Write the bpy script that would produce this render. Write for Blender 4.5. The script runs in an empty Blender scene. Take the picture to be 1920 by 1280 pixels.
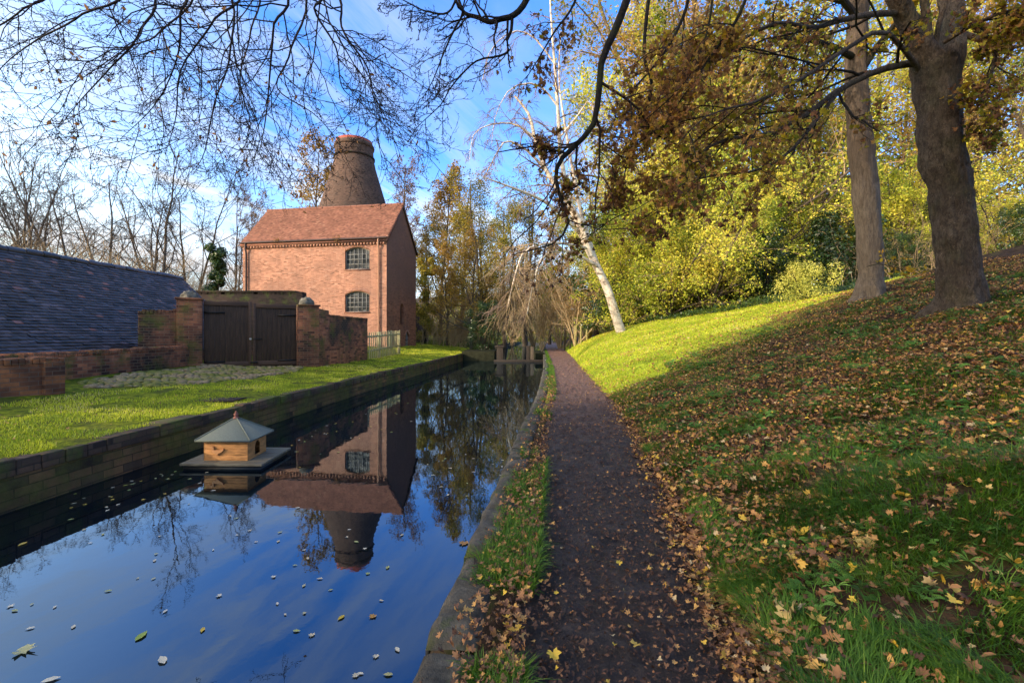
import bpy, math, random
import numpy as np
R = math.radians
scene = bpy.context.scene
COL = scene.collection
rng = np.random.default_rng(7)
random.seed(7)
F_PX, CX, HY, EYE = 853.0, 960.0, 628.0, 1.30      # camera: 16 mm lens on 36 mm film
WATER = -0.40

def wp(px, py, d):
    return np.array([(px-CX)/F_PX*d, d, EYE-(py-HY)/F_PX*d])

# ------------------------------------------------------------------ materials
class NT:
    def __init__(s, name):
        s.m = bpy.data.materials.new(name); s.m.use_nodes = True
        s.t = s.m.node_tree; s.t.nodes.clear()
        s.out = s.n('ShaderNodeOutputMaterial')
    def n(s, t, **kw):
        nd = s.t.nodes.new(t)
        for k, v in kw.items():
            if hasattr(nd, k) and not k[0].isupper(): setattr(nd, k, v)
            else: s.set(nd, k.replace('_', ' '), v)
        return nd
    def set(s, nd, key, v):
        if isinstance(v, bpy.types.NodeSocket): s.t.links.new(v, nd.inputs[key])
        else:
            if isinstance(v, tuple) and len(v) == 3 and nd.inputs[key].type == 'RGBA': v = v+(1,)
            nd.inputs[key].default_value = v
    def noise(s, vec, scale, detail=4, rough=.6, dist=0):
        nd = s.n('ShaderNodeTexNoise'); s.set(nd, 'Scale', scale); s.set(nd, 'Detail', detail); s.set(nd, 'Roughness', rough); s.set(nd, 'Distortion', dist)
        if vec is not None: s.set(nd, 'Vector', vec)
        return nd.outputs['Fac']
    def ramp(s, fac, stops, interp='LINEAR'):
        nd = s.n('ShaderNodeValToRGB'); nd.color_ramp.interpolation = interp
        e = nd.color_ramp.elements
        while len(e) < len(stops): e.new(.5)
        for i, (p, c) in enumerate(stops):
            e[i].position = p
            if not isinstance(c, tuple): c = (c, c, c)
            e[i].color = c+(1,)
        s.t.links.new(fac, nd.inputs[0])
        return nd.outputs[0]
    def mix(s, fac, a, b, mode='MIX'):
        nd = s.n('ShaderNodeMix', data_type='RGBA', blend_type=mode)
        for i, v in ((0, fac), (6, a), (7, b)):
            if isinstance(v, bpy.types.NodeSocket): s.t.links.new(v, nd.inputs[i])
            else:
                if isinstance(v, tuple) and len(v) == 3: v = v+(1,)
                nd.inputs[i].default_value = v
        return nd.outputs[2]
    def math(s, op, a, b=0.0, clamp=False):
        nd = s.n('ShaderNodeMath', operation=op); nd.use_clamp = clamp
        for i, v in ((0, a), (1, b)):
            if isinstance(v, bpy.types.NodeSocket): s.t.links.new(v, nd.inputs[i])
            else: nd.inputs[i].default_value = v
        return nd.outputs[0]
    def bump(s, h, dist, strength=1.0, normal=None):
        nd = s.n('ShaderNodeBump'); s.set(nd, 'Height', h); s.set(nd, 'Distance', dist); s.set(nd, 'Strength', strength)
        if normal is not None: s.set(nd, 'Normal', normal)
        return nd.outputs[0]
    def pos(s): return s.n('ShaderNodeNewGeometry').outputs['Position']
    def obj(s): return s.n('ShaderNodeTexCoord').outputs['Object']
    def uv(s): return s.n('ShaderNodeTexCoord').outputs['UV']
    def attr(s, name='c'): return s.n('ShaderNodeAttribute', attribute_name=name).outputs['Fac']
    def mapping(s, vec, scale=(1, 1, 1), rot=(0, 0, 0)):
        nd = s.n('ShaderNodeMapping'); s.set(nd, 'Vector', vec); nd.inputs['Scale'].default_value = scale; nd.inputs['Rotation'].default_value = rot
        return nd.outputs[0]
    def sepz(s, vec, i=2):
        nd = s.n('ShaderNodeSeparateXYZ'); s.set(nd, 0, vec); return nd.outputs[i]
    def pbr(s, color, rough=.8, normal=None, spec=.3, metal=0, trans=None):
        b = s.n('ShaderNodeBsdfPrincipled')
        s.set(b, 'Base Color', color); s.set(b, 'Roughness', rough); s.set(b, 'Specular IOR Level', spec); s.set(b, 'Metallic', metal)
        if normal is not None: s.set(b, 'Normal', normal)
        sh = b.outputs[0]
        if trans:
            t = s.n('ShaderNodeBsdfTranslucent'); s.set(t, 'Color', color)
            mx = s.n('ShaderNodeMixShader'); s.set(mx, 0, trans)
            s.t.links.new(sh, mx.inputs[1]); s.t.links.new(t.outputs[0], mx.inputs[2]); sh = mx.outputs[0]
        s.t.links.new(sh, s.out.inputs[0])
        return s.m

def brick(name, c1, c2, mortar, stain=(.03, .03, .03), stain_amt=.5, moss=0.0, mosscol=(.06, .09, .015), rowh=.075, bw=.23, spread=.5, weather=None):
    n = NT(name); uv = n.uv(); p = n.pos()
    nz = n.noise(uv, 9, 3)
    v2 = n.n('ShaderNodeVectorMath', operation='ADD'); n.set(v2, 0, uv)
    sc = n.n('ShaderNodeVectorMath', operation='SCALE'); n.set(sc, 0, n.n('ShaderNodeTexNoise', Scale=5.0).outputs['Color']); sc.inputs['Scale'].default_value = .005
    n.t.links.new(sc.outputs[0], v2.inputs[1])
    b = n.n('ShaderNodeTexBrick', offset=.5, squash=1.0)
    n.set(b, 'Vector', v2.outputs[0]); n.set(b, 'Scale', 1.0); n.set(b, 'Brick Width', bw); n.set(b, 'Row Height', rowh); n.set(b, 'Mortar Size', .006); n.set(b, 'Mortar Smooth', .3); n.set(b, 'Bias', 0.0)
    n.set(b, 'Color1', (0, 0, 0)); n.set(b, 'Color2', (1, 1, 1)); n.set(b, 'Mortar', (.5, .5, .5))
    bc = n.ramp(b.outputs['Color'], [(0, tuple(x*.35 for x in c2)), (.12, c2), (.5, c1), (.88, tuple(min(1, x*1.2) for x in c1)), (1, (c1[0]*1.1, c1[1]*1.35, c1[2]*1.5))])
    bc = n.mix(n.math('MULTIPLY', nz, .5), bc, tuple(x*.55 for x in c1), 'MIX')
    big = n.ramp(n.noise(p, .55, 6, .68), [(.42, 0.0), (.62, 1.0)])
    bc = n.mix(n.math('MULTIPLY', big, stain_amt), bc, stain)
    stk = n.ramp(n.noise(n.mapping(p, (1.3, 1.3, .22)), 1.5, 6, .65), [(.50, 0.0), (.64, 1.0)])
    bc = n.mix(n.math('MULTIPLY', stk, spread*.75), bc, stain)
    med = n.ramp(n.noise(p, 2.3, 4, .6), [(.5, 0.0), (.72, 1.0)])
    bc = n.mix(n.math('MULTIPLY', med, spread*.6), bc, tuple(x*.5 for x in c2))
    col = n.mix(n.math('MULTIPLY', b.outputs['Fac'], .8), bc, mortar)
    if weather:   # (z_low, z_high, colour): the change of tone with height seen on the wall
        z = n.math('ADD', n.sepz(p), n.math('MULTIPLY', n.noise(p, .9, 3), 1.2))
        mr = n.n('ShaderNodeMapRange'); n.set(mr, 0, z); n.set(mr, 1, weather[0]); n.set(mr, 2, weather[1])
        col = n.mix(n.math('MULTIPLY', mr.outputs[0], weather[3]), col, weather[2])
    if moss:
        mz = n.ramp(n.noise(p, 1.6, 6, .7), [(.62-moss*.35, 0.0), (.78-moss*.3, 1.0)])
        mc = n.mix(n.noise(p, 14, 3), tuple(x*.4 for x in mosscol), tuple(x*1.6 for x in mosscol))
        col = n.mix(n.math('MULTIPLY', mz, .85), col, mc)
    h = n.math('SUBTRACT', n.math('MULTIPLY', n.noise(uv, 40, 4), .5), b.outputs['Fac'])
    return n.pbr(col, .9, n.bump(h, .012, .8), .2)

def leafmat(name, stops, trans=.35, rough=.55, spec=.25):
    n = NT(name)
    return n.pbr(n.ramp(n.attr(), stops), rough, None, spec, 0, trans)

def bark(name, c1, c2, scale=(6, 6, 1.5), bump=.02, moss=0, spots=None):
    n = NT(name); o = n.pos()
    f = n.noise(n.mapping(o, scale), 3.0, 7, .68, .4)
    fine = n.noise(n.mapping(o, tuple(x*3.2 for x in scale)), 3.0, 6, .7, .8)
    col = n.ramp(n.math('ADD', n.math('MULTIPLY', f, .5), n.math('MULTIPLY', fine, .5)), [(.36, tuple(x*.45 for x in c1)), (.46, c1), (.64, c2)])
    g = n.ramp(n.noise(o, 1.3, 4), [(.4, 0.0), (.65, 1.0)])
    col = n.mix(n.math('MULTIPLY', g, .5), col, tuple(x*.5 for x in c1))
    if spots:
        sp = n.ramp(n.noise(o, 38, 3, .6), [(.66, 0.0), (.71, 1.0)]); col = n.mix(n.math('MULTIPLY', sp, .6), col, spots)
    if moss:
        ms = n.ramp(n.noise(o, 2.4, 5), [(.5, 0.0), (.7, 1.0)]); col = n.mix(n.math('MULTIPLY', ms, moss), col, (.07, .09, .02))
    return n.pbr(col, .9, n.bump(n.math('ADD', f, n.math('MULTIPLY', fine, .9)), bump*1.8, 1.0), .2)

def plain(name, col, rough=.7, spec=.3, metal=0, var=.25, scale=8, bump=0.0, stretch=(1, 1, 1)):
    n = NT(name); o = n.mapping(n.pos(), stretch)
    f = n.noise(o, scale, 5, .65)
    c = n.ramp(f, [(.25, tuple(x*(1-var) for x in col)), (.75, tuple(min(1, x*(1+var)) for x in col))])
    return n.pbr(c, rough, n.bump(f, bump, 1.0) if bump else None, spec, metal)

M = {}
M['house_brick'] = brick('house_brick', (.55, .265, .175), (.37, .165, .11), (.50, .34, .26), (.25, .125, .095), .7, spread=.7)
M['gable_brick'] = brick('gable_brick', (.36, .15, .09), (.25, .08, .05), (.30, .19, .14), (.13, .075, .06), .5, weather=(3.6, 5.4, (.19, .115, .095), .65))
M['kiln_brick'] = brick('kiln_brick', (.155, .092, .068), (.08, .048, .038), (.14, .105, .085), (.05, .038, .034), .5, rowh=.085)
M['old_brick'] = brick('old_brick', (.46, .165, .08), (.19, .065, .045), (.20, .15, .10), (.028, .021, .019), .98, .3, (.10, .105, .02))
M['low_brick'] = brick('low_brick', (.56, .20, .075), (.24, .09, .05), (.16, .12, .09), (.03, .025, .024), .85, .15)
M['dark_brick'] = brick('dark_brick', (.055, .036, .03), (.028, .02, .018), (.035, .028, .024), (.014, .012, .012), .7, .3)
M['canal_brick'] = brick('canal_brick', (.21, .105, .045), (.075, .05, .032), (.02, .018, .014), (.018, .016, .012), .85, .66, (.085, .082, .018), rowh=.095, bw=.26)

def tile_material(name, stops, rough, spec, lichen, lc):
    n = NT(name); p = n.pos()
    c = n.ramp(n.attr(), stops)
    c = n.mix(n.math('MULTIPLY', n.ramp(n.noise(p, .8, 5, .65), [(.42, 0.0), (.7, 1.0)]), .6), c, tuple(x*.45 for x in stops[1][1]))
    c = n.mix(n.math('MULTIPLY', n.ramp(n.noise(p, 5, 5, .7), [(.6, 0.0), (.74, 1.0)]), lichen), c, lc)
    return n.pbr(c, rough, n.bump(n.noise(p, 30, 4), .006, .7), spec)
M['slate'] = tile_material('slate', [(0, (.018, .014, .013)), (.45, (.055, .044, .045)), (.8, (.12, .088, .092)), (.93, (.17, .12, .125)), (1, (.34, .13, .09))], .38, .55, .45, (.075, .085, .06))
M['roof_tile'] = tile_material('roof_tile', [(0, (.13, .06, .045)), (.45, (.26, .115, .08)), (.85, (.33, .15, .105)), (.95, (.17, .085, .065)), (1, (.38, .2, .14))], .85, .25, .5, (.17, .125, .08))
M['coping'] = plain('coping', (.06, .055, .045), .9, .2, 0, .5, 5, .02)
n_ = NT('stone'); p_ = n_.pos()
c_ = n_.ramp(n_.noise(p_, 7, 7, .7), [(.3, (.035, .03, .024)), (.55, (.10, .088, .07)), (.75, (.18, .16, .13))])
c_ = n_.mix(n_.ramp(n_.noise(p_, 2.6, 5, .65), [(.54, 0.0), (.64, 1.0)]), c_, (.06, .075, .018))
M['stone'] = n_.pbr(c_, .9, n_.bump(n_.noise(p_, 22, 6, .7), .02, .9), .2)
M['boulder'] = plain('boulder', (.15, .135, .105), .95, .2, 0, .75, 7, .06)
M['gate_wood'] = plain('gate_wood', (.045, .024, .014), .65, .3, 0, .8, 4, .01, (9, 9, .7))
M['gate_rail'] = plain('gate_rail', (.075, .038, .022), .6, .35, 0, .4, 4, .01, (1, 1, 9))
M['iron'] = plain('iron', (.018, .017, .017), .5, .5, .6, .4, 12)
M['steel'] = plain('steel', (.55, .55, .55), .35, .5, .9, .2)
M['fence_wood'] = plain('fence_wood', (.42, .37, .20), .85, .2, 0, .4, 5, .006, (6, 6, .8))
M['post_wood'] = plain('post_wood', (.34, .30, .13), .85, .2, 0, .4, 5, .006, (6, 6, .8))
M['lock_timber'] = plain('lock_timber', (.035, .026, .02), .8, .3, 0, .5, 5, .01, (5, 5, .7))
M['lock_pale'] = plain('lock_pale', (.10, .075, .055), .8, .3, 0, .4, 5, .01, (5, 5, .7))
M['duck_wood'] = plain('duck_wood', (.46, .21, .07), .7, .25, 0, .5, 5, .006, (1.5, 1.5, 7))
M['duck_plaque'] = plain('duck_plaque', (.50, .23, .09), .6, .3, 0, .2, 12)
M['duck_roof'] = plain('duck_roof', (.135, .15, .125), .8, .25, 0, .22, 60, .003)
M['platform_wood'] = plain('platform_wood', (.15, .125, .085), .75, .3, 0, .5, 4, .006, (1.2, 9, 4))
M['float_dark'] = plain('float_dark', (.012, .012, .012), .5, .4)
M['terracotta'] = plain('terracotta', (.22, .085, .065), .7, .3, 0, .3, 20)
M['red_cap'] = plain('red_cap', (.36, .085, .055), .75, .25, 0, .25, 6)
M['pipe'] = plain('pipe', (.36, .19, .12), .55, .4, 0, .2, 3)
M['pipe_dark'] = plain('pipe_dark', (.05, .03, .03), .6, .35, 0, .3, 3)
M['window_frame'] = plain('window_frame', (.25, .25, .245), .6, .3, 0, .2, 10)
M['mossy_black'] = plain('mossy_black', (.022, .023, .013), .95, .1, 0, .6, 5, .02)
M['black'] = plain('black', (.006, .006, .006), .8, .1)
M['lamp_metal'] = plain('lamp_metal', (.25, .27, .30), .5, .4, .3)
M['lamp_head'] = plain('lamp_head', (.45, .55, .75), .4, .4)
n_ = NT('glass_pane'); p_ = n_.uv()
w_ = n_.n('ShaderNodeTexVoronoi', feature='F1', distance='CHEBYCHEV'); n_.set(w_, 'Vector', n_.mapping(p_, (3.4, 3.2, 1))); n_.set(w_, 'Scale', 1.0); n_.set(w_, 'Randomness', .25)
nb_ = n_.n('ShaderNodeBump'); n_.set(nb_, 'Height', n_.noise(p_, 3, 2)); nb_.inputs['Distance'].default_value = .03
col_ = n_.ramp(w_.outputs['Color'], [(.2, (.025, .028, .032)), (.7, (.075, .08, .085)), (.9, (.16, .17, .17))])
M['glass_pane'] = n_.pbr(col_, .06, nb_.outputs[0], .9)

# plants
M['leaf_yellow'] = leafmat('leaf_yellow', [(0, (.06, .10, .02)), (.3, (.28, .36, .035)), (.62, (.64, .64, .075)), (1, (.80, .64, .10))], .4)
M['leaf_olive'] = leafmat('leaf_olive', [(0, (.07, .09, .015)), (.35, (.22, .22, .03)), (.7, (.42, .34, .045)), (1, (.58, .36, .06))], .4)
M['leaf_gold'] = leafmat('leaf_gold', [(0, (.22, .13, .03)), (.5, (.44, .27, .05)), (1, (.55, .38, .08))], .4)
M['leaf_rust'] = leafmat('leaf_rust', [(0, (.13, .06, .025)), (.5, (.30, .16, .06)), (1, (.42, .26, .09))], .35)
M['leaf_copper'] = leafmat('leaf_copper', [(0, (.09, .042, .025)), (.45, (.24, .11, .05)), (.8, (.42, .22, .07)), (1, (.55, .34, .08))], .5)
M['leaf_maple'] = leafmat('leaf_maple', [(0, (.10, .12, .012)), (.4, (.26, .23, .02)), (.8, (.46, .32, .02)), (1, (.5, .28, .03))], .5)
M['leaf_ivy'] = leafmat('leaf_ivy', [(0, (.012, .024, .008)), (.5, (.03, .06, .014)), (.85, (.065, .12, .022)), (1, (.13, .17, .03))], .2, .35, .5)
M['leaf_bush'] = leafmat('leaf_bush', [(0, (.14, .17, .03)), (.45, (.50, .50, .09)), (1, (.75, .66, .18))], .35)
M['leaf_weed'] = leafmat('leaf_weed', [(0, (.05, .12, .02)), (.5, (.11, .24, .04)), (1, (.20, .36, .07))], .35)
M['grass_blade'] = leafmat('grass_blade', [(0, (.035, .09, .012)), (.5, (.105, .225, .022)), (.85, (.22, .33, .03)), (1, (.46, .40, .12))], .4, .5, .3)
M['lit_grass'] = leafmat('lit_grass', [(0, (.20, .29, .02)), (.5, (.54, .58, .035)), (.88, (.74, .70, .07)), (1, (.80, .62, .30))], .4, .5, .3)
M['litter'] = leafmat('litter', [(0, (.06, .03, .02)), (.3, (.17, .08, .045)), (.55, (.40, .19, .075)), (.78, (.62, .34, .10)), (.92, (.74, .48, .05)), (1, (.58, .42, .22))], .15, .6, .3)
M['float_leaf'] = leafmat('float_leaf', [(0, (.30, .12, .06)), (.3, (.50, .34, .04)), (.5, (.25, .32, .05)), (.7, (.46, .39, .27)), (1, (.60, .56, .47))], .1, .5, .3)
M['bark_bare'] = bark('bark_bare', (.085, .065, .05), (.20, .165, .13))
M['bark_dark'] = bark('bark_dark', (.020, .016, .014), (.055, .045, .038), (8, 8, 3), .02, .35)
M['bark_twig'] = plain('bark_twig', (.030, .022, .022), .8, .2, 0, .4, 20)
M['bark_pink_twig'] = plain('bark_pink_twig', (.24, .165, .13), .8, .2, 0, .35, 20)
M['bark_tan'] = plain('bark_tan', (.36, .26, .15), .8, .2, 0, .35, 20)
M['bark_sycamore'] = bark('bark_sycamore', (.075, .055, .042), (.20, .155, .118), (5, 5, 2), .03, .2, (.30, .27, .22))
n_ = NT('bark_grey'); o_ = n_.pos()
f_ = n_.noise(n_.mapping(o_, (7, 7, 1.2)), 3, 7, .68, .4)
c_ = n_.ramp(f_, [(.3, (.085, .065, .05)), (.65, (.21, .17, .13))])
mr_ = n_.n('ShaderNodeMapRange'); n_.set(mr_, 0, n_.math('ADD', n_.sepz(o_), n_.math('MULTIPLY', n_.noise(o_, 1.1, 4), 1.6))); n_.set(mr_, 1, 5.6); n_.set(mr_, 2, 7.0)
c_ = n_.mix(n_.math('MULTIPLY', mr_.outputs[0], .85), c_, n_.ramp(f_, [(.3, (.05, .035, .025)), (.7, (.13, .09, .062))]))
fn2_ = n_.noise(n_.mapping(o_, (26, 26, 3.5)), 3, 6, .7, .6)
c_ = n_.mix(n_.ramp(fn2_, [(.34, .85), (.48, 0.0)]), c_, (.05, .04, .033))
c_ = n_.mix(n_.ramp(n_.noise(n_.mapping(o_, (2, 2, 9)), 1.3, 5, .7), [(.64, 0.0), (.72, .7)]), c_, (.05, .04, .032))
f_ = n_.math('ADD', f_, fn2_)
M['bark_grey'] = n_.pbr(c_, .9, n_.bump(f_, .03), .2)
n_ = NT('bark_birch'); o_ = n_.pos()
f_ = n_.ramp(n_.noise(n_.mapping(o_, (1.4, 1.4, 2.6)), 1.7, 7, .72, .6), [(.34, (.10, .07, .055)), (.43, (.50, .40, .31)), (.6, (.74, .65, .54)), (.8, (.84, .77, .67))])
M['bark_birch'] = n_.pbr(f_, .7, n_.bump(n_.noise(o_, 12, 5), .02), .25)

# ------------------------------------------------------------------ mesh helpers
LOC = {}
def tag(o, label=None, cat=None, group=None, kind=None):
    if label: o['label'] = label
    if cat: o['category'] = cat
    if group: o['group'] = group
    if kind: o['kind'] = kind
    return o

def thing(name, label, cat, loc=(0, 0, 0), group=None):
    o = bpy.data.objects.new(name, None); COL.objects.link(o)
    o.empty_display_size = .2; o.location = loc; LOC[o] = np.array(loc, float)
    return tag(o, label, cat, group)

def raw(name, V, F, mat, c=None, uv=None, smooth=False):
    """V (n,3); F list of (m,k) int arrays."""
    if isinstance(F, np.ndarray): F = [F]
    F = [np.asarray(f, np.int32) for f in F if len(f)]
    me = bpy.data.meshes.new(name)
    me.vertices.add(len(V)); me.vertices.foreach_set('co', np.ascontiguousarray(V, np.float32).ravel())
    loops = np.concatenate([f.ravel() for f in F]); cnt = np.concatenate([np.full(len(f), f.shape[1], np.int32) for f in F])
    start = np.concatenate([[0], np.cumsum(cnt)[:-1]]).astype(np.int32)
    me.loops.add(len(loops)); me.loops.foreach_set('vertex_index', loops)
    me.polygons.add(len(cnt)); me.polygons.foreach_set('loop_start', start); me.polygons.foreach_set('loop_total', cnt)
    if smooth: me.polygons.foreach_set('use_smooth', np.ones(len(cnt), bool))
    me.update(calc_edges=True)
    if c is not None:
        a = me.attributes.new('c', 'FLOAT', 'POINT'); a.data.foreach_set('value', np.ascontiguousarray(c, np.float32))
    if uv is not None:
        l = me.uv_layers.new(name='UVMap'); l.data.foreach_set('uv', np.ascontiguousarray(uv[loops], np.float32).ravel())
    me.materials.append(mat)
    return me

def put(name, me, parent=None, root=None, loc=None):
    o = bpy.data.objects.new(name, me); COL.objects.link(o)
    if parent is not None: o.parent = parent
    elif loc is not None: o.location = loc; LOC[o] = np.array(loc, float)
    return o

def mk(name, V, F, mat, root=None, parent=None, loc=None, **kw):
    V = np.asarray(V, float).copy()
    off = LOC.get(root) if root is not None else (np.array(loc, float) if loc is not None else None)
    if off is not None: V = V-off
    return put(name, raw(name, V, F, mat, **kw), parent or root, None, loc)

class G:
    """collects shapes; build() links them as ONE mesh object"""
    def __init__(s): s.V = []; s.F = {}; s.C = []; s.n = 0
    def add(s, V, F, c=.5):
        V = np.asarray(V, float)
        for f in (F if isinstance(F, list) and isinstance(F[0], np.ndarray) else [F]):
            f = np.asarray(f, int)
            s.F.setdefault(f.shape[1], []).append(f+s.n)
        s.V.append(V); s.C.append(np.full(len(V), c) if np.isscalar(c) else c); s.n += len(V)
    def box(s, o, ax, ay, az, c=.5):
        o, ax, ay, az = (np.array(v, float) for v in (o, ax, ay, az))
        if np.dot(np.cross(ax, ay), az) < 0: ax, ay = ay, ax
        V = [o, o+ax, o+ax+ay, o+ay, o+az, o+ax+az, o+ax+ay+az, o+ay+az]
        s.add(V, [[0, 3, 2, 1], [4, 5, 6, 7], [0, 1, 5, 4], [1, 2, 6, 5], [2, 3, 7, 6], [3, 0, 4, 7]], c)
    def quad(s, a, b, c, d): s.add([a, b, c, d], [[0, 1, 2, 3]])
    def wall(s, p, q, th, z0, z1, z1b=None):
        """vertical slab from plan point p to q, thickness th to the left of p->q"""
        p, q = np.array(p, float), np.array(q, float); d = q-p; L = np.hypot(*d); nn = np.array([-d[1], d[0]])/L*th
        if z1b is None: z1b = z1
        b = [np.append(x, z0) for x in (p, q, q+nn, p+nn)]; t = [np.append(p, z1), np.append(q, z1b), np.append(q+nn, z1b), np.append(p+nn, z1)]
        s.add(b+t, [[0, 3, 2, 1], [4, 5, 6, 7], [0, 1, 5, 4], [1, 2, 6, 5], [2, 3, 7, 6], [3, 0, 4, 7]])
    def tube(s, P, Rr, k=6, c=.5):
        V, F = tubes(np.asarray(P, float)[None], np.asarray(Rr, float)[None], k); s.add(V, F, c)
        m = len(P); s.add(V[(m-1)*k:m*k], [list(range(k))], c); s.add(V[:k], [list(range(k))[::-1]], c)
    def lathe(s, ctr, prof, k=48, cap=True):
        a = np.linspace(0, 2*np.pi, k, endpoint=False); V = []; prof = np.array(prof, float)
        for r, z in prof: V.append(np.stack([ctr[0]+r*np.cos(a), ctr[1]+r*np.sin(a), np.full(k, ctr[2]+z)], 1))
        m = len(prof); i = np.arange(m-1)[:, None]*k; j = np.arange(k)[None]; j2 = (j+1) % k
        s.add(np.concatenate(V), np.stack([i+j, i+j2, i+k+j2, i+k+j], -1).reshape(-1, 4))
    def build(s, name, mat, root=None, parent=None, loc=None, smooth=False, uv=True, bevel=0, attr=False):
        V = np.concatenate(s.V); F = [np.concatenate(f) for f in s.F.values()]
        o = mk(name, V, F, mat, root, parent, loc, smooth=smooth, c=np.concatenate(s.C) if attr else None)
        if uv: boxuv(o.data, LOC.get(root) if root is not None else (np.array(loc) if loc is not None else np.zeros(3)))
        if bevel:
            b = o.modifiers.new('bevel', 'BEVEL'); b.width = bevel; b.segments = 2; b.limit_method = 'ANGLE'
        return o

def boxuv(me, off):
    nl = len(me.loops); nv = len(me.vertices)
    co = np.empty(nv*3, np.float32); me.vertices.foreach_get('co', co); co = co.reshape(-1, 3)+off
    vi = np.empty(nl, np.int32); me.loops.foreach_get('vertex_index', vi)
    npoly = len(me.polygons); nr = np.empty(npoly*3, np.float32); me.polygons.foreach_get('normal', nr); nr = nr.reshape(-1, 3)
    tot = np.empty(npoly, np.int32); me.polygons.foreach_get('loop_total', tot)
    N = np.repeat(nr, tot, 0); P = co[vi]
    h = np.hypot(N[:, 0], N[:, 1])+1e-9
    u = (-N[:, 1]*P[:, 0]+N[:, 0]*P[:, 1])/h; v = P[:, 2].copy()
    fl = np.abs(N[:, 2]) > .75
    u[fl] = P[fl, 0]; v[fl] = P[fl, 1]
    l = me.uv_layers.new(name='UVMap') if not me.uv_layers else me.uv_layers[0]
    l.data.foreach_set('uv', np.stack([u, v], 1).astype(np.float32).ravel())

def tubes(P, Rr, k=4):
    N, m = P.shape[:2]
    T = np.gradient(P, axis=1); T /= np.linalg.norm(T, axis=2, keepdims=True)+1e-9
    D = P[:, -1]-P[:, 0]; D /= np.linalg.norm(D, axis=1, keepdims=True)+1e-9
    ref = np.where(np.abs(D[:, 2:3]) > .8, np.array([[1., 0, 0]]), np.array([[0, 0, 1.]]))
    ref = np.repeat(ref[:, None], m, 1)
    A = np.cross(T, ref); A /= np.linalg.norm(A, axis=2, keepdims=True)+1e-9
    B = np.cross(T, A)
    a = np.linspace(0, 2*np.pi, k, endpoint=False)
    V = P[:, :, None]+Rr[:, :, None, None]*(np.cos(a)[None, None, :, None]*A[:, :, None]+np.sin(a)[None, None, :, None]*B[:, :, None])
    i = (np.arange(N)*m*k)[:, None, None]+(np.arange(m-1)*k)[None, :, None]; j = np.arange(k)[None, None]; j2 = (j+1) % k
    F = np.stack([i+j, i+k+j, i+k+j2, i+j2], -1).reshape(-1, 4)
    return V.reshape(-1, 3), F

def resample(P, m):
    P = np.asarray(P, float)
    # smooth (Catmull-Rom) through the points
    Q = np.concatenate([[2*P[0]-P[1]], P, [2*P[-1]-P[-2]]]); out = []
    for t in np.linspace(0, len(P)-1-1e-6, m):
        i = int(t); f = t-i; a, b, c, d = Q[i:i+4]
        out.append(.5*((2*b)+(-a+c)*f+(2*a-5*b+4*c-d)*f*f+(-a+3*b-3*c+d)*f**3))
    return np.array(out)

def branch(P, Rr, n, t0, t1, ang, lf, m, wig, up, rr, rmin, fall=.5, side=None, rg=None):
    """children of the polylines P (N,m,3): n per parent"""
    rg = rg or rng
    N, mm = P.shape[:2]; idx = np.repeat(np.arange(N), n)
    t = (np.tile((np.arange(n)+.5)/n, N)+rg.uniform(-.5, .5, N*n)/n); t = t0+(t1-t0)*t
    f = np.clip(t*(mm-1), 0, mm-1.001); i = f.astype(int); w = (f-i)[:, None]
    p = P[idx, i]*(1-w)+P[idx, i+1]*w; r = Rr[idx, i]*(1-w[:, 0])+Rr[idx, i+1]*w[:, 0]
    T = P[idx, i+1]-P[idx, i]; T /= np.linalg.norm(T, axis=1, keepdims=True)+1e-9
    q = rg.normal(size=(N*n, 3))
    if side is not None: q = q*(1-side[0])+np.array(side[1])*side[0]*2
    q -= T*np.sum(q*T, 1, keepdims=True); q /= np.linalg.norm(q, axis=1, keepdims=True)+1e-9
    a = R(1)*(ang+rg.normal(0, 12, N*n))[:, None]
    d = T*np.cos(a)+q*np.sin(a)
    pl = np.sum(np.linalg.norm(np.diff(P, axis=1), axis=2), 1)[idx]
    L = pl*rg.uniform(lf[0], lf[1], N*n)*(1-fall*t)
    out = np.empty((N*n, m, 3)); out[:, 0] = p
    st = (L/(m-1))[:, None]
    for s in range(1, m):
        out[:, s] = out[:, s-1]+d*st
        d = d+rg.normal(0, wig, d.shape)+np.array([0, 0, up])
        d /= np.linalg.norm(d, axis=1, keepdims=True)+1e-9
    r0 = np.maximum(np.minimum(r*rr, L*.06+rmin), rmin)
    Ro = r0[:, None]*np.linspace(1, .45, m)[None]
    return out, np.maximum(Ro, rmin*.7)

def along(P, per, t0=.2, t1=1.0, rg=None):
    rg = rg or rng
    N, m = P.shape[:2]; idx = np.repeat(np.arange(N), per); t = rg.uniform(t0, t1, len(idx))
    f = np.clip(t*(m-1), 0, m-1.001); i = f.astype(int); w = (f-i)[:, None]
    return P[idx, i]*(1-w)+P[idx, i+1]*w

def vnoise(P, s, seed=0):
    """smooth value noise of 2D/3D points, 0..1"""
    P = np.asarray(P, float)*s; k = P.shape[1]; i = np.floor(P).astype(np.int64); f = P-i; f = f*f*(3-2*f)
    tot = np.zeros(len(P))
    for c in range(2**k):
        b = np.array([(c >> j) & 1 for j in range(k)]); q = i+b
        h = (q[:, 0]*374761393+q[:, 1]*668265263+(q[:, 2]*2147483647 if k > 2 else 0)+seed*974711) & 0x7fffffff
        h = (h ^ (h >> 13))*1274126177 & 0x7fffffff; h = (h ^ (h >> 16)) & 0xffff
        tot += h/65535.*np.prod(np.where(b, f, 1-f), axis=1)
    return tot

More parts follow.
